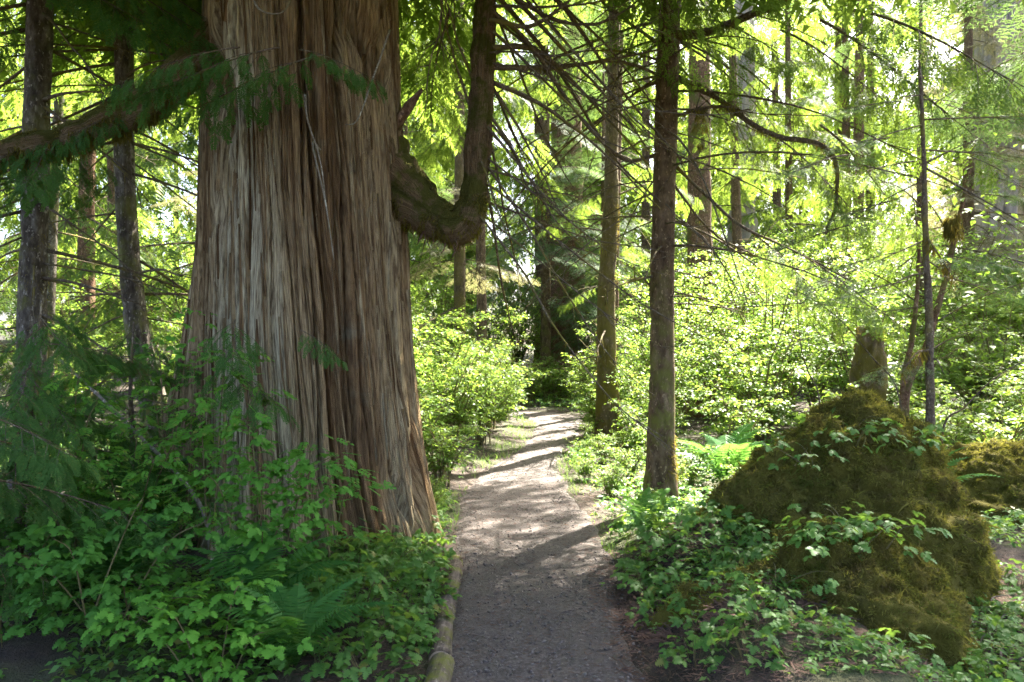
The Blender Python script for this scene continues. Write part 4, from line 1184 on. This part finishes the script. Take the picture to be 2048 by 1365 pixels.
bs = np.array([at(1861, 860, 5.5)[0], 5.5, at(1861, 880, 5.5)[2]])
root = thing('hemlock_sapling', 'thin dark sapling growing from the shoulder of the large moss hummock', 'sapling', bs)
def rs(px, py, Y=5.5): return at(px, py, Y) - bs
_, Q = tube_part(root, 'trunk', [rs(1861, 910), rs(1860, 800), rs(1858, 640), rs(1851, 480), rs(1848, 330), rs(1842, 180), rs(1838, 120)], .034, .007, B_TWIG, 9, 40, .2)
for k, (py, dx, dz, Y2, r_) in enumerate(((240, 230, -8, 5.1, .007), (330, 140, -60, 5.3, .006), (335, 210, 120, 5.2, .010), (420, -90, -60, 5.8, .006), (360, -150, 90, 5.9, .006), (250, -150, 60, 5.2, .006), (480, -140, 60, 5.2, .006), (545, -90, 40, 5.4, .008), (470, 60, 90, 5.2, .008), (520, 60, 70, 5.6, .007), (610, -100, 15, 5.5, .007), (700, -55, 45, 5.3, .014), (720, 30, 30, 5.4, .008), (300, 200, 30, 6.0, .007), (200, 110, 20, 5.7, .005), (190, -90, 30, 5.3, .005))):
    x0 = np.interp(py, [120, 180, 330, 480, 640, 900], [1838, 1842, 1848, 1851, 1858, 1861])
    p0 = rs(x0, py); p2 = rs(x0 + dx, py + dz, Y2); p1 = (p0 + p2) / 2 + [0, 0, R.uniform(-.01, .05)]
    br, q = tube_part(root, 'branch', [p0, p1, p2], r_, r_ * .3, B_TWIG, 5, 12)
    if k in (11, 8): link('moss', moss_on(q, np.full(12, .012), 260, .03, .07, 1.4), br, kind='stuff')
    if k not in (10, 12):
        az = math.atan2(p2[1] - p0[1], p2[0] - p0[0])
        add_bough(root, FG_HEM, p0 * .55 + p2 * .45, az, R.uniform(.45, .75), -.15)
        if k in (0, 4, 5, 6, 2, 13): add_bough(root, FG_HEM, p2, az + R.uniform(-.4, .4), R.uniform(.5, .8), -.2)
P2 = np.array([rs(1905, 430, 5.4) + [.004 * q, 0, -.012 * q] for q in range(14)])
link('moss', moss_on(P2, np.interp(np.arange(14), [0, 5, 13], [.05, .045, .01]), 700, .04, .08, 1.6), root, kind='stuff')

bs = np.array([at(1812, 800, 7.6)[0], 7.6, 0.]); bs[2] = gz(bs[0], bs[1])
root = thing('vine_maple', 'twin thin stems forking upward just behind the moss hummock', 'shrub', bs)
def rs(px, py, Y=7.6): return at(px, py, Y) - bs
_, QA = tube_part(root, 'stem', [rs(1815, 1010), rs(1812, 790), rs(1850, 700), rs(1885, 580), rs(1915, 450), rs(1935, 360), rs(1950, 280)], .045, .012, B_LIMB, 8, 40)
_, QB = tube_part(root, 'stem', [rs(1806, 1010), rs(1806, 780), rs(1822, 690), rs(1834, 590), rs(1838, 500), rs(1832, 440)], .035, .010, B_LIMB, 8, 36)
for j, (QQ, d) in enumerate(((QA, (.5, .1, .2)), (QA, (.6, -.2, .3)), (QB, (-.5, .1, .3)), (QA, (-.4, -.2, .4)), (QA, (.4, .1, -.1)), (QB, (.1, .3, .4)))):
    p0 = QQ[12 + 4 * j]; d = np.array(d)
    tube_part(root, 'branch', [p0, p0 + d * .6 + [0, 0, .05], p0 + d * 1.4], .009, .002, B_TWIG, 5, 10)
b = MB(); n = 420
P = np.vstack([QA[16:], QB[16:]])[R.integers(0, 44, n)] + R.normal(0, 1, (n, 3)) * [.55, .4, .3]
b.inst(TM_OV, P, basis(np.stack([R.normal(size=n), R.normal(size=n), R.normal(-.2, .3, n)], -1), (0, 0, 1), R.normal(0, .4, n)) * R.uniform(.05, .10, n)[:, None, None])
link('foliage', b.mesh('foliage', L_MAPLE), root)

root, P, rr, base = slim_tree('mossy_snag', 'short broken mossy trunk standing among bushes behind the hummock', 'stump',
    [at(1735, 850, 10), at(1735, 760, 10), at(1738, 700, 10), at(1742, 655, 10)], [.22, .19, .17, .15], B_MOSSY, 30, 77, rough=.38, rings=50)
link('moss', moss_on(P, rr, 1500, .03, .06), root, kind='stuff')
for (lab, p) in (('thin bare shoot arching over the slope of the moss hummock', [(1640, 810, 7.2), (1615, 740, 7.2), (1600, 680, 7.1), (1592, 560, 7.0)]),
                 ('dark bare stick leaning across the thicket towards the broken snag', [(1800, 800, 7.4), (1740, 710, 7.4), (1680, 640, 7.4), (1610, 590, 7.4), (1560, 575, 7.4)]),
                 ('pale bare stick slanting upward beside the sapling foot', [(1885, 868, 6.0), (1930, 815, 6.0), (1985, 760, 5.9), (2060, 715, 5.8)]),
                 ('short bare twig poking up at the edge of the hummock', [(1612, 850, 6.6), (1585, 820, 6.6), (1560, 790, 6.6), (1545, 760, 6.6)])):
    p = [at(*q) for q in p]; g0 = p[0].copy(); g0[2] = float(gz(g0[0], g0[1]))
    root = thing('bare_shoot', lab, 'twig', g0)
    tube_part(root, 'stem', [np.array([.02, .03, -.05])] + [q - g0 for q in p], .010, .003, B_TWIG, 5, 26)
    for k in range(4):
        f = R.uniform(.4, .95); i = min(len(p) - 2, int(f * (len(p) - 1))); q0 = p[i] * (1 - f) + p[i + 1] * f - g0
        q0 = p[i] - g0 if i else p[1] - g0
        d = norm(R.normal(0, 1, 3) + [0, 0, .8]) * R.uniform(.15, .4)
        tube_part(root, 'twig', [q0, q0 + d * .5, q0 + d], .004, .001, B_TWIG, 4, 6)

# ------------------------------------------------------------------ edging logs
def edging_log(label, pts, r, seed):
    P = spline(pts, 40); c = P[0].copy(); P = P - c
    root = thing('edging_log', label, 'log', c)
    d = norm(np.gradient(P, axis=0))
    b = MB(); rr = r * (1 + .10 * (vn(np.linspace(0, 6, 40), 0, seed) - .5)); b.tube(P, rr, 26, False)
    V = b.V[0]; a = np.tile(np.arange(26) / 26, 40); k = np.repeat(np.arange(40), 26)
    V[:] = np.repeat(P, 26, 0) + (V - np.repeat(P, 26, 0)) * (1 - .05 * (1 - sstep(0, .1, np.abs(vn(a * 13, k * .12, seed + 1, 13) - .5))) + .05 * (vn(a * 6, k * .3, seed + 2, 6) - .5))[:, None]
    link('body', b.mesh('log_body', M_LOG, True), root)
    for e, s_ in ((0, -1), (39, 1)):
        q = MB(); q.tube(np.array([P[e] - s_ * d[e] * .004, P[e] + s_ * d[e] * .003]), [r * .97, r * .93], 26)
        link('cut_end', q.mesh('cut_end', M_CUT), root)


edging_log('nearest peeled edging log along the path, cut end at the front', [np.array([-.36, 2.7, .0]), np.array([-.355, 3.3, .002]), np.array([-.345, 3.93, .0])], .066, 601)
edging_log('second edging log along the path, lying against the cedar side verge', [np.array([-.36, 3.98, -.006]), np.array([-.395, 4.7, -.01]), np.array([-.395, 5.35, -.015]), np.array([-.42, 5.9, -.03])], .060, 602)

# ------------------------------------------------------------------ leafy foreground shrubs, each leaf its own part
TRI = [tm_trifoliate(700 + k) for k in range(5)]
def single_mesh(name, tm, mat):
    b = MB(); b.add(tm[0], tm[1]); return b.mesh(name, mat, True)
L_FORE2 = leaf_mat('leaf_foreground_fresh', (.085, .24, .03), (.14, .34, .045), (.26, .50, .05), .42, .15, .55)
L_FORE3 = leaf_mat('leaf_foreground_deep', (.05, .155, .024), (.085, .22, .034), (.15, .36, .04), .4, .15, .55)
LEAF_ME = [single_mesh('compound_leaf', t, L_FORE) for t in TRI]
LEAF_M2 = [single_mesh('compound_leaf', t, L_FORE2) for t in TRI]
LEAF_M3 = [single_mesh('compound_leaf', t, L_FORE3) for t in TRI]
LEAF_MC = [single_mesh('cover_leaf', t, L_COVER) for t in TRI]


def tm_pinnate(seed, n=5):
    r = np.random.default_rng(seed); L = []
    for i in range(n):
        t = .2 + .7 * i / n
        for s_ in (1, -1):
            L.append((TM_OV, rz(s_ * (1.0 + r.normal(0, .12))) * .30 * r.uniform(.8, 1.15), (t, 0, -.12 * t * t)))
    L.append((TM_OV, np.eye(3) * .32, (.92, 0, -.1)))
    L.append(((np.array([[0, .008, 0], [0, -.008, 0], [.95, 0, -.1], [.5, 0, -.02]]), np.array([[0, 1, 3], [0, 3, 2], [1, 2, 3]])), np.eye(3), (0, 0, 0)))
    return merge_t(L)


PIN = [tm_pinnate(740 + k, 4 + k % 3) for k in range(4)]
LEAF_P2 = [single_mesh('pinnate_leaf', t, L_FORE2) for t in PIN]
LEAF_P3 = [single_mesh('pinnate_leaf', t, L_FORE) for t in PIN]


def leafy_shrub(name, label, base, stems, nleaf, size, seed, lm=LEAF_ME, group=None, cat='shrub', tilt=.35):
    """stems: list of tip offsets from the base."""
    r = np.random.default_rng(seed)
    base = np.array([base[0], base[1], float(gz(base[0], base[1]) if len(base) < 3 else base[2])])
    root = thing(name, label, cat, base, group)
    tw = []
    for s_, tip in enumerate(stems):
        tip = np.array(tip, float)
        st = np.array([r.normal(0, .05), r.normal(0, .05), -.05])
        Q = spline([st, st * .6 + tip * [.3, .3, .45], tip * [.65, .65, .85], tip], 16)
        b = MB(); b.tube(Q, np.linspace(.008, .002, 16) * (.5 + .5 * min(1, tip[2])), 5)
        link('stem', b.mesh('stem', B_STEM, True), root)
        tw.append(Q)
    for k in range(nleaf):
        Q = tw[k % len(tw)]
        f = r.uniform(.3, 1.0); i = min(14, int(f * 15)); p = Q[i]
        az = r.uniform(0, 6.28); out = r.uniform(.02, .26) * (1.2 - .5 * f)
        d = np.array([math.cos(az), math.sin(az), 0])
        p = p + d * out + [0, 0, r.uniform(-.05, .06)]
        B = basis((d + [0, 0, r.normal(-.25, .2)])[None], (0, 0, 1), r.normal(0, tilt, 1))[0]
        link('leaf', lm[r.integers(0, len(lm))], root, mat4(B, p, size * r.uniform(.6, 1.2)))
    return root


FS = [
    ('broad-leaved shrub spreading flat leaf tiers below the giant cedar trunk', (-1.45, 4.6), [(.35, -.35, .65), (.1, -.3, .8), (-.3, -.2, .75), (.45, -.15, .82), (-.1, .1, .95), (.2, -.6, .5)], 170, .135),
    ('leafy shrub in the front corner with wide tiers of toothed leaves', (-2.0, 3.9), [(.3, -.3, .45), (-.1, -.25, .6), (.5, .0, .62), (-.4, -.1, .5), (.1, .2, .7), (.6, -.3, .35)], 165, .13),
    ('low leafy shrub at the bottom edge below the fern', (-1.35, 3.6), [(.3, -.1, .3), (-.2, -.15, .42), (.1, .1, .46), (-.45, 0, .35)], 110, .125),
    ('upright leafy shrub climbing in front of the cedar buttress', (-1.85, 5.0), [(.05, 0, 1.38), (-.12, -.1, 1.1), (.15, -.2, 1.0), (.25, .1, 1.15)], 130, .11),
    ('shaded leafy shrub between young cedar boughs and giant trunk', (-2.35, 5.0), [(.2, -.2, .75), (-.2, -.2, .8), (.3, .1, .95), (-.1, .2, 1.0)], 120, .125),
    ('dark leafy shrub at the bottom corner of the picture edge', (-2.55, 4.1), [(.1, -.3, .35), (.3, -.1, .55), (-.2, 0, .5)], 95, .125),
    ('tall fine-leaved shrub against the shaded side of the cedar buttress', (-2.3, 5.5), [(.1, 0, 1.75), (-.15, -.1, 1.5), (.2, -.1, 1.45), (.3, .0, 1.25), (-.3, .1, 1.2)], 130, .095),
    ('dark shrub rising behind the front corner shrub at the picture edge', (-2.75, 4.9), [(.1, 0, 1.3), (-.15, -.1, 1.0), (.25, -.1, 1.1), (-.3, .0, 1.15)], 120, .11),
    ('leafy sprig reaching across the cedar trunk foot', (-1.2, 5.1), [(.25, -.2, .62), (.1, -.3, .75), (-.1, -.1, .85)], 64, .115),
]
for k, (lab, bs, st, nl, sz) in enumerate(FS):
    leafy_shrub('leafy_shrub', lab, bs, st, int(nl * (1.6 if k not in (3, 7) else 1.7)), sz * (.70 if k not in (3, 4, 7, 8) else 1.0), 720 + k, (LEAF_ME, LEAF_M3, LEAF_M2, LEAF_P2, LEAF_P2, LEAF_M3, LEAF_M2, LEAF_P2, LEAF_P3)[k])

MP = [('sprig of pale green leaves on the near slope of the large hummock', top1(-2.0, .95)), ('leaf sprig low on the path side of the large hummock', top1(-2.5, 1.15)), ('small leaf sprig high on the large hummock', top1(-2.2, .6)),
      ('leafy patch draped over the crest of the lower hump', top2(-1.9, .45)), ('leaf sprig on the face of the lower hump', top2(-1.2, .75)), ('green sprig at the back of the lower hump', top2(1.2, .5)),
      ('leafy clump where the litter bank meets the large hummock', top4(.9, .6)), ('sunlit leaf clump on top of the litter bank', top4(1.9, .7)), ('leaf clump on the front end of the litter bank', top4(-1.2, .8)), ('little leaf sprig at the path edge in the front corner', top4(-1.6, 1.3)),
      ('leaf clump at the path side of the litter bank', top4(2.6, .9)), ('tiny sprig on the shaded flank of the large hummock', top1(-1.2, 1.1)), ('leafy patch low on the path side of the lower hump', top2(-2.7, .8))]
for k, (lab, p) in enumerate(MP):
    st = [(R.normal(0, .12), R.normal(-.03, .10), R.uniform(.05, .13)) for _ in range(5)]
    leafy_shrub('mound_plant', lab, p, st, 24 if k not in (3, 4, 6, 7) else 46, .085, 760 + k, LEAF_MC, None, 'plant')

# low leafy plants (shared mesh per kind)
def low_plant(seed, n, h, sp, size, mat):
    r = np.random.default_rng(seed)
    wd, fo = MB(), MB()
    a = r.uniform(0, 6.28, n); d = sp * np.sqrt(r.random(n)); P = np.stack([d * np.cos(a), d * np.sin(a), h * r.uniform(.25, 1, n) * (1 - .4 * (d / sp) ** 2)], -1)
    for p in P[::2]: wd.tube(np.array([p * [.4, .4, 0] + [0, 0, -.03], p * [.8, .8, .7], p]), [.003, .002, .001], 3, False)
    B = basis(np.stack([np.cos(a + r.normal(0, .8, n)), np.sin(a + r.normal(0, .8, n)), r.normal(-.2, .25, n)], -1), (0, 0, 1), r.normal(0, .4, n)) * (size * r.uniform(.6, 1.2, n))[:, None, None]
    w_ = r.integers(0, 5, n)
    for i in range(5): fo.inst(TRI[i], P[w_ == i], B[w_ == i])
    return wd.mesh('stems', B_STEM), fo.mesh('leaves', mat)


LP = [low_plant(800 + k, 34, .22, .20, .105, L_COVER) for k in range(4)]
GV = 'low leafy plants between the giant cedar and the edging log'
for (x, y, s_) in ((-.50, 4.15, .55), (-.49, 4.9, .6), (-.52, 3.6, .5), (-.5, 5.3, .5), (-.62, 4.0, .9), (-.85, 4.3, 1.0), (-.55, 4.5, .8), (-.78, 4.75, .9), (-1.05, 4.5, 1.0), (-.6, 5.0, .9), (-.85, 5.2, 1.0), (-.62, 5.45, .9), (-.95, 5.55, 1.0), (-.66, 3.75, .9), (-.6, 5.95, .9), (-.75, 6.3, .9), (-1.1, 3.95, .9), (-.9, 3.7, .8), (-1.2, 5.3, 1.), (-1.0, 4.95, 1.)):
    o = thing('low_plant', 'low leafy plant on the verge between the giant cedar and the edging log', 'plant', (x, y, float(gz(x, y))), GV, R.uniform(0, 6.28), s_)
    k = R.integers(0, 4); link('stems', LP[k][0], o); link('leaves', LP[k][1], o)
GV = 'low leafy plants around the hummock and the slender hemlock'
for (x, y, s_) in ((.92, 5.3, .9), (1.05, 5.7, 1.), (1.25, 6.1, 1.1), (.98, 6.3, .9), (1.5, 6.6, 1.1), (1.2, 7.0, 1.), (1.7, 7.1, 1.2), (1.45, 7.6, 1.1), (1.85, 7.7, 1.1), (1.6, 5.9, 1.), (.85, 4.9, .9), (2.1, 6.9, 1.1), (1.95, 6.4, 1.0), (2.5, 7.3, 1.1), (3.0, 7.0, 1.1), (1.0, 4.6, .7), (1.15, 4.95, .8), (1.35, 5.3, .9), (1.5, 5.5, .9), (1.3, 4.6, .7), (1.55, 4.95, .8), (.95, 4.25, .6), (1.15, 4.2, .6), (.8, 4.5, .6), (1.4, 5.9, .9), (.85, 3.7, .7), (1.05, 3.5, .8), (1.2, 3.75, .7), (.95, 3.95, .6), (1.45, 3.62, .6), (2.2, 3.6, .7), (2.6, 3.8, .7), (2.0, 3.45, .7), (2.9, 4.1, .7), (1.7, 3.5, .6), (2.2, 3.75, .6), (2.55, 4.3, .7), (3.05, 4.6, .8), (1.3, 4.0, .6), (3.3, 5.2, .8), (2.75, 4.75, .6)):
    o = thing('low_plant', 'low leafy plant around the moss hummock and the slender hemlock foot', 'plant', (x, y, float(gz(x, y))), GV, R.uniform(0, 6.28), s_)
    k = R.integers(0, 4); link('stems', LP[k][0], o); link('leaves', LP[k][1], o)

# ------------------------------------------------------------------ ferns
def frond_mesh(seed):
    r = np.random.default_rng(seed)
    n = 24; V = []; T = []; k = 0
    ax = lambda t: np.array([t, 0, .32 * math.sin(t * 2.2) - .22 * t * t])
    b = MB(); b.tube(np.array([ax(t) for t in np.linspace(0, 1, 12)]), np.linspace(.007, .002, 12), 4)
    for i in range(n):
        t = .14 + .85 * i / n; L = .26 * math.sin(math.pi * min(1, .12 + .88 * (1 - (t - .14) / .86)) * .62) * 1.0
        L = .25 * min(1, (1.02 - t) * 2.0) * min(1, .5 + t * 1.6)
        for s_ in (1, -1):
            a = 1.18 + r.normal(0, .05); d = np.array([math.cos(a), s_ * math.sin(a), -.22 + r.normal(0, .06)]) * L; p = ax(t); w_ = np.array([.016, 0, 0])
            m = p + d * .5
            b.add([p - w_ * .8, p + w_ * .8, m + w_ * .8, m - w_ * .8, p + d], [[0, 1, 2], [0, 2, 3], [3, 2, 4]])
    return b.mesh('frond', L_FERN)


FR = [frond_mesh(820 + k) for k in range(3)]
for lab, x, y, n, sc in (('sword fern at the bottom edge in front of the cedar roots', -1.02, 3.75, 15, .5), ('sword fern in shadow against the cedar root flare', -1.35, 4.25, 14, .6), ('small fern by the path in front of the hemlock foot', 1.0, 6.0, 10, .42),
                         ('shaded fern under the young cedar at the picture edge', -2.6, 5.6, 14, .75), ('fern beside the leafy shrub in the front corner', -2.25, 4.6, 13, .6), ('fern behind the hemlock foot at the thicket edge', 2.4, 8.9, 14, .8), ('fern growing low beside the far mossy hump', 3.8, 7.4, 13, .75)):
    root = thing('sword_fern', lab, 'fern', (x, y, float(gz(x, y))))
    for k in range(n):
        az = k / n * 6.28 + R.normal(0, .2); pit = R.uniform(.25, 1.0)
        B = rz(az) @ np.array([[math.cos(pit), 0, -math.sin(pit)], [0, 1, 0], [math.sin(pit), 0, math.cos(pit)]])
        link('frond', FR[k % 3], root, mat4(B, (0, 0, 0), sc * R.uniform(.75, 1.15)))

# ------------------------------------------------------------------ young cedars in the shade of the front corner
for lab, pts, bo in (
        ('young cedar with dark drooping boughs at the picture edge', [(-3.05, 4.9), (-3.0, 4.9, .6), (-2.98, 4.95, 1.2), (-2.95, 5.0, 1.75)], 20),
        ('young cedar with dark sprays before the leaning trunk', [(-2.75, 5.9), (-2.8, 5.9, .6), (-2.85, 5.95, 1.1), (-2.85, 6.0, 1.6)], 15),
        ('small shaded cedar at the bottom corner of the picture edge', [(-2.9, 4.1), (-2.9, 4.1, .4), (-2.85, 4.1, .9), (-2.85, 4.1, 1.3)], 16)):
    b0 = np.array([pts[0][0], pts[0][1], float(gz(*pts[0]))])
    root = thing('young_cedar', lab, 'tree', b0)
    Q = spline([np.array([0, 0, -.05])] + [np.array(p) - [b0[0], b0[1], 0] for p in pts[1:]], 30)
    b = MB(); b.tube(Q, np.linspace(.03, .006, 30), 8, True, .2); link('trunk', b.mesh('trunk', B_TWIG, True), root)
    for k in range(bo):
        j = 4 + int(25 * (k + .5) / bo); az = k * 2.4 + R.normal(0, .3)
        add_bough(root, FG_CEDAR, Q[j], az, R.uniform(.5, .85) * (1.1 - .5 * j / 30), -.1 + R.normal(0, .12))
p0, p1 = at(120, 720, 5.6), at(400, 1010, 5.0)
root = thing('leaning_stick', 'grey dead stick leaning diagonally through the dark young cedars', 'branch', (p1[0], p1[1], 0.1))
tube_part(root, 'stem', [np.array([.12, -.1, -.05]), p1 - [p1[0], p1[1], .1], (p0 + p1) / 2 - [p1[0], p1[1], .06], p0 - [p1[0], p1[1], .1]], .018, .008, B_PALE, 7, 24)

# ------------------------------------------------------------------ ground cover, litter, gravel
def scatter(n, x0, x1, y0, y1):
    x = R.uniform(x0, x1, n); y = y0 + (y1 - y0) * R.random(n) ** 1.0
    return x, y


b = MB()
for (n, x0, x1, y0, y1, h, size) in ((15000, .75, 6, 6.2, 12.5, .16, .06), (11000, 5, 13, 8, 17, .2, .08), (5000, -4.5, -.5, 7.2, 17, .16, .07), (7000, -7, -2.2, 5, 14, .2, .07), (4500, -1.4, -.4, 4.0, 8.2, .10, .05), (2600, .7, 2.2, 4.6, 7, .10, .05), (4500, -1, 5, 16.5, 25, .25, .09), (1600, -3.2, -1, 3.4, 5, .12, .06), (6000, .75, 3.6, 3.2, 4.9, .06, .04)):
    x, y = scatter(n, x0, x1, y0, y1)
    off = np.maximum(pl(y) - x, x - pr(y))
    dn = fbm(x * 1.3, y * 1.3, 911)
    keep = (off > .03 + .12 * R.random(n)) & (R.random(n) < sstep(.36, .56, dn) * .9 + .1) & ~((np.abs(x - 2.36) < .8) & (np.abs(y - 5.55) < .7)) & (np.hypot(x + 1.62, y - 6.45) > .95)
    x, y, dn = x[keep], y[keep], dn[keep]; m = len(x)
    P = np.stack([x, y, gz(x, y) + h * R.uniform(.05, 1, m) * (.4 + dn)], -1)
    a = R.uniform(0, 6.28, m)
    for q in range(3):
        az = a + q * 2.094 + R.normal(0, .2, m)
        D = np.stack([np.cos(az), np.sin(az), R.normal(-.15, .3, m)], -1)
        b.inst(TM_LEAF, P, basis(D, (0, 0, 1), R.normal(0, .35, m)) * (size * R.uniform(.55, 1.15, m))[:, None, None])
o = link('ground_cover', b.mesh('ground_cover', L_COVER), kind='stuff'); tag(o, 'carpet of small green leaves over the forest floor', 'ground cover')

b = MB()
BL = (np.array([[0, .018, 0], [0, -.018, 0], [.5, .013, .08], [.5, -.013, .08], [1, 0, -.1]]), TUFT[1])
n = 5200
x, y = scatter(n, -1.0, 1.6, 5.6, 16); off = np.maximum(pl(y) - x, x - pr(y))
k = (off > -.03) & (off < .42) & (R.random(n) < sstep(.35, .6, fbm(x * 2, y * 2, 915))); x, y = x[k], y[k]; m = len(x)
for q in range(3):
    a = R.uniform(0, 6.28, m)
    b.inst(BL, np.stack([x, y, gz(x, y)], -1), basis(np.stack([np.cos(a) * .6, np.sin(a) * .6, R.uniform(.3, 1.3, m)], -1), (0, 0, 1), R.normal(0, .4, m)) * R.uniform(.05, .15, m)[:, None, None])
o = link('grass', b.mesh('grass', L_COVER), kind='stuff'); tag(o, 'short grass blades fringing the path', 'grass')

# gravel and chips on the path
ic = np.array([[1, 0, 0], [-1, 0, 0], [0, 1, 0], [0, -1, 0], [0, 0, 1], [0, 0, -1]], float)
OCT = (ic, np.array([[0, 2, 4], [2, 1, 4], [1, 3, 4], [3, 0, 4], [2, 0, 5], [1, 2, 5], [3, 1, 5], [0, 3, 5]]))
b = MB(); n = 8000
y = 3.3 + 9 * R.random(n) ** 1.6; u_ = R.random(n); x = pl(y) * (1 - u_) + pr(y) * u_
S3 = (.0025 + .010 * R.random(n) ** 3)[:, None] * np.stack([R.uniform(.7, 1.6, n), R.uniform(.6, 1.2, n), R.uniform(.4, .8, n)], -1)
Bm = basis(norm(np.stack([R.normal(size=n), R.normal(size=n), R.normal(0, .3, n)], -1))) * S3[:, None, :]
b.inst(OCT, np.stack([x, y, .012 + .03 * (fbm(x * 1.5, y * 1.5, 21) - .5) + .003], -1), Bm)
o = link('gravel', b.mesh('gravel', M_STONE), kind='stuff'); tag(o, 'loose gravel and chips strewn over the path', 'gravel')

# needle and twig litter
NE = (np.array([[0, .05, 0], [0, -.05, 0], [1, 0, .03], [.5, 0, .10]]), np.array([[0, 1, 3], [0, 3, 2], [1, 2, 3]]))
b = MB()
for (n, x0, x1, y0, y1, l0, l1) in ((9000, .5, 3.6, 3.2, 5.6, .02, .07), (3500, -.5, .9, 3.3, 9, .012, .045), (4000, -1.6, -.35, 3.3, 6, .02, .07), (9000, .7, 5.5, 3.2, 6.0, .02, .075)):
    x, y = scatter(n, x0, x1, y0, y1); a = R.uniform(0, 6.28, n)
    z = np.maximum(gz(x, y), np.where((x > pl(y)) & (x < pr(y)), .014, -9))
    b.inst(NE, np.stack([x, y, z + .004], -1), basis(np.stack([np.cos(a), np.sin(a), R.normal(0, .12, n)], -1)) * R.uniform(l0, l1, n)[:, None, None])
n = 5200; th_ = R.uniform(0, 6.28, n); ph_ = np.arccos(R.uniform(.25, 1, n))
x = 1.22 + .62 * np.sin(ph_[:3600]) * np.cos(th_[:3600]); y = 4.75 + .95 * np.sin(ph_[:3600]) * np.sin(th_[:3600]); P = np.stack([x, y, gz(x, y)], -1)
a = R.uniform(0, 6.28, 3600)
b.inst(NE, P + [0, 0, .004], basis(np.stack([np.cos(a), np.sin(a), R.normal(0, .3, 3600)], -1)) * R.uniform(.03, .11, 3600)[:, None, None])
o = link('needle_litter', b.mesh('needle_litter', M_LITTER), kind='stuff'); tag(o, 'reddish fallen needles and bark bits on the forest floor', 'litter')
for lab, pts, r_ in (('pale fallen stick lying at the foot of the large hummock', [(1925, 1195, 4.75), (1980, 1180, 4.8), (2060, 1168, 4.9)], .010),
                     ('long thin fallen stick across the bottom corner litter', [(1880, 1312, 4.05), (1960, 1300, 4.1), (2070, 1302, 4.1)], .008),
                     ('forked dead twig on the dark litter beside the lower hump', [(1960, 1250, 4.35), (2000, 1235, 4.45), (2050, 1240, 4.4)], .007),
                     ('dead branch lying along the bottom corner edge', [(1930, 1350, 3.9), (2000, 1340, 3.9), (2080, 1335, 3.95)], .016)):
    p = [at(*q) for q in pts]
    for q in p: q[2] = float(gz(q[0], q[1])) + r_ * .8
    root = thing('fallen_stick', lab, 'stick', p[0]); p = [q - p[0] for q in p]
    p0 = [v for v in p]
    tube_part(root, 'stem', p0, r_, r_ * .5, M_STICK, 7, 16)
    tube_part(root, 'twig', [p0[1], p0[1] + [.08, .10, .03], p0[1] + [.22, .16, .02]], r_ * .5, .001, M_STICK, 5, 8)
G6 = 'small bushes around the broken snag'
for (x, y, kt, sc) in ((4.1, 9.2, SH_S, 1.2), (4.75, 9.0, SH_S, 1.1), (3.7, 8.6, SH_S, 1.0), (3.3, 7.9, SH_S, .8), (5.4, 8.8, SH_S, 1.1)):
    bush('snag_bush', 'small leafy bush around the broken mossy snag', x, y, kt, sc, G6)
G7 = 'tall bushes far behind the thicket'
for (x, y, sc) in ((-1.9, 21, 1.0), (-.6, 24, 1.0), (-3.6, 22, 1.2), (-6.0, 23, 1.3), (-8.5, 22, 1.3), (-11, 24, 1.4), (3.8, 22, 1.1), (5.6, 24, 1.3), (7.8, 22.5, 1.3), (9.8, 24, 1.4), (12, 26, 1.4), (15, 24, 1.3), (4.6, 28, 1.4), (8.6, 29, 1.5), (.2, 29, 1.2), (-2.4, 28, 1.4), (-5, 29, 1.5), (-9, 29, 1.6), (17, 29, 1.5), (13, 32, 1.6), (2.9, 33, 1.5)):
    bush('far_bush', 'tall pale green bush far off among the background trunks', x, y, SH_T, sc, G7)
for lab, (x, y, a, ln) in (('small pale twig lying on the near path', (.25, 4.55, .9, .16)), ('thin dead twig on the shaded path by the edging log', (-.15, 4.25, 2.6, .2)), ('short twig on the path beside the verge plants', (.5, 5.1, .3, .18)), ('dead twig on the path in front of the trunk shadow', (.05, 5.6, 1.9, .22))):
    root = thing('fallen_twig', lab, 'twig', (x, y, .022), None, a)
    tube_part(root, 'stem', [np.array([0, 0, 0.]), np.array([ln * .5, .012, .006]), np.array([ln, -.01, .0])], .004, .0015, M_STICK, 5, 8)
    tube_part(root, 'twig', [np.array([ln * .4, .01, .005]), np.array([ln * .55, .045, .012]), np.array([ln * .62, .07, .004])], .002, .001, M_STICK, 4, 6)
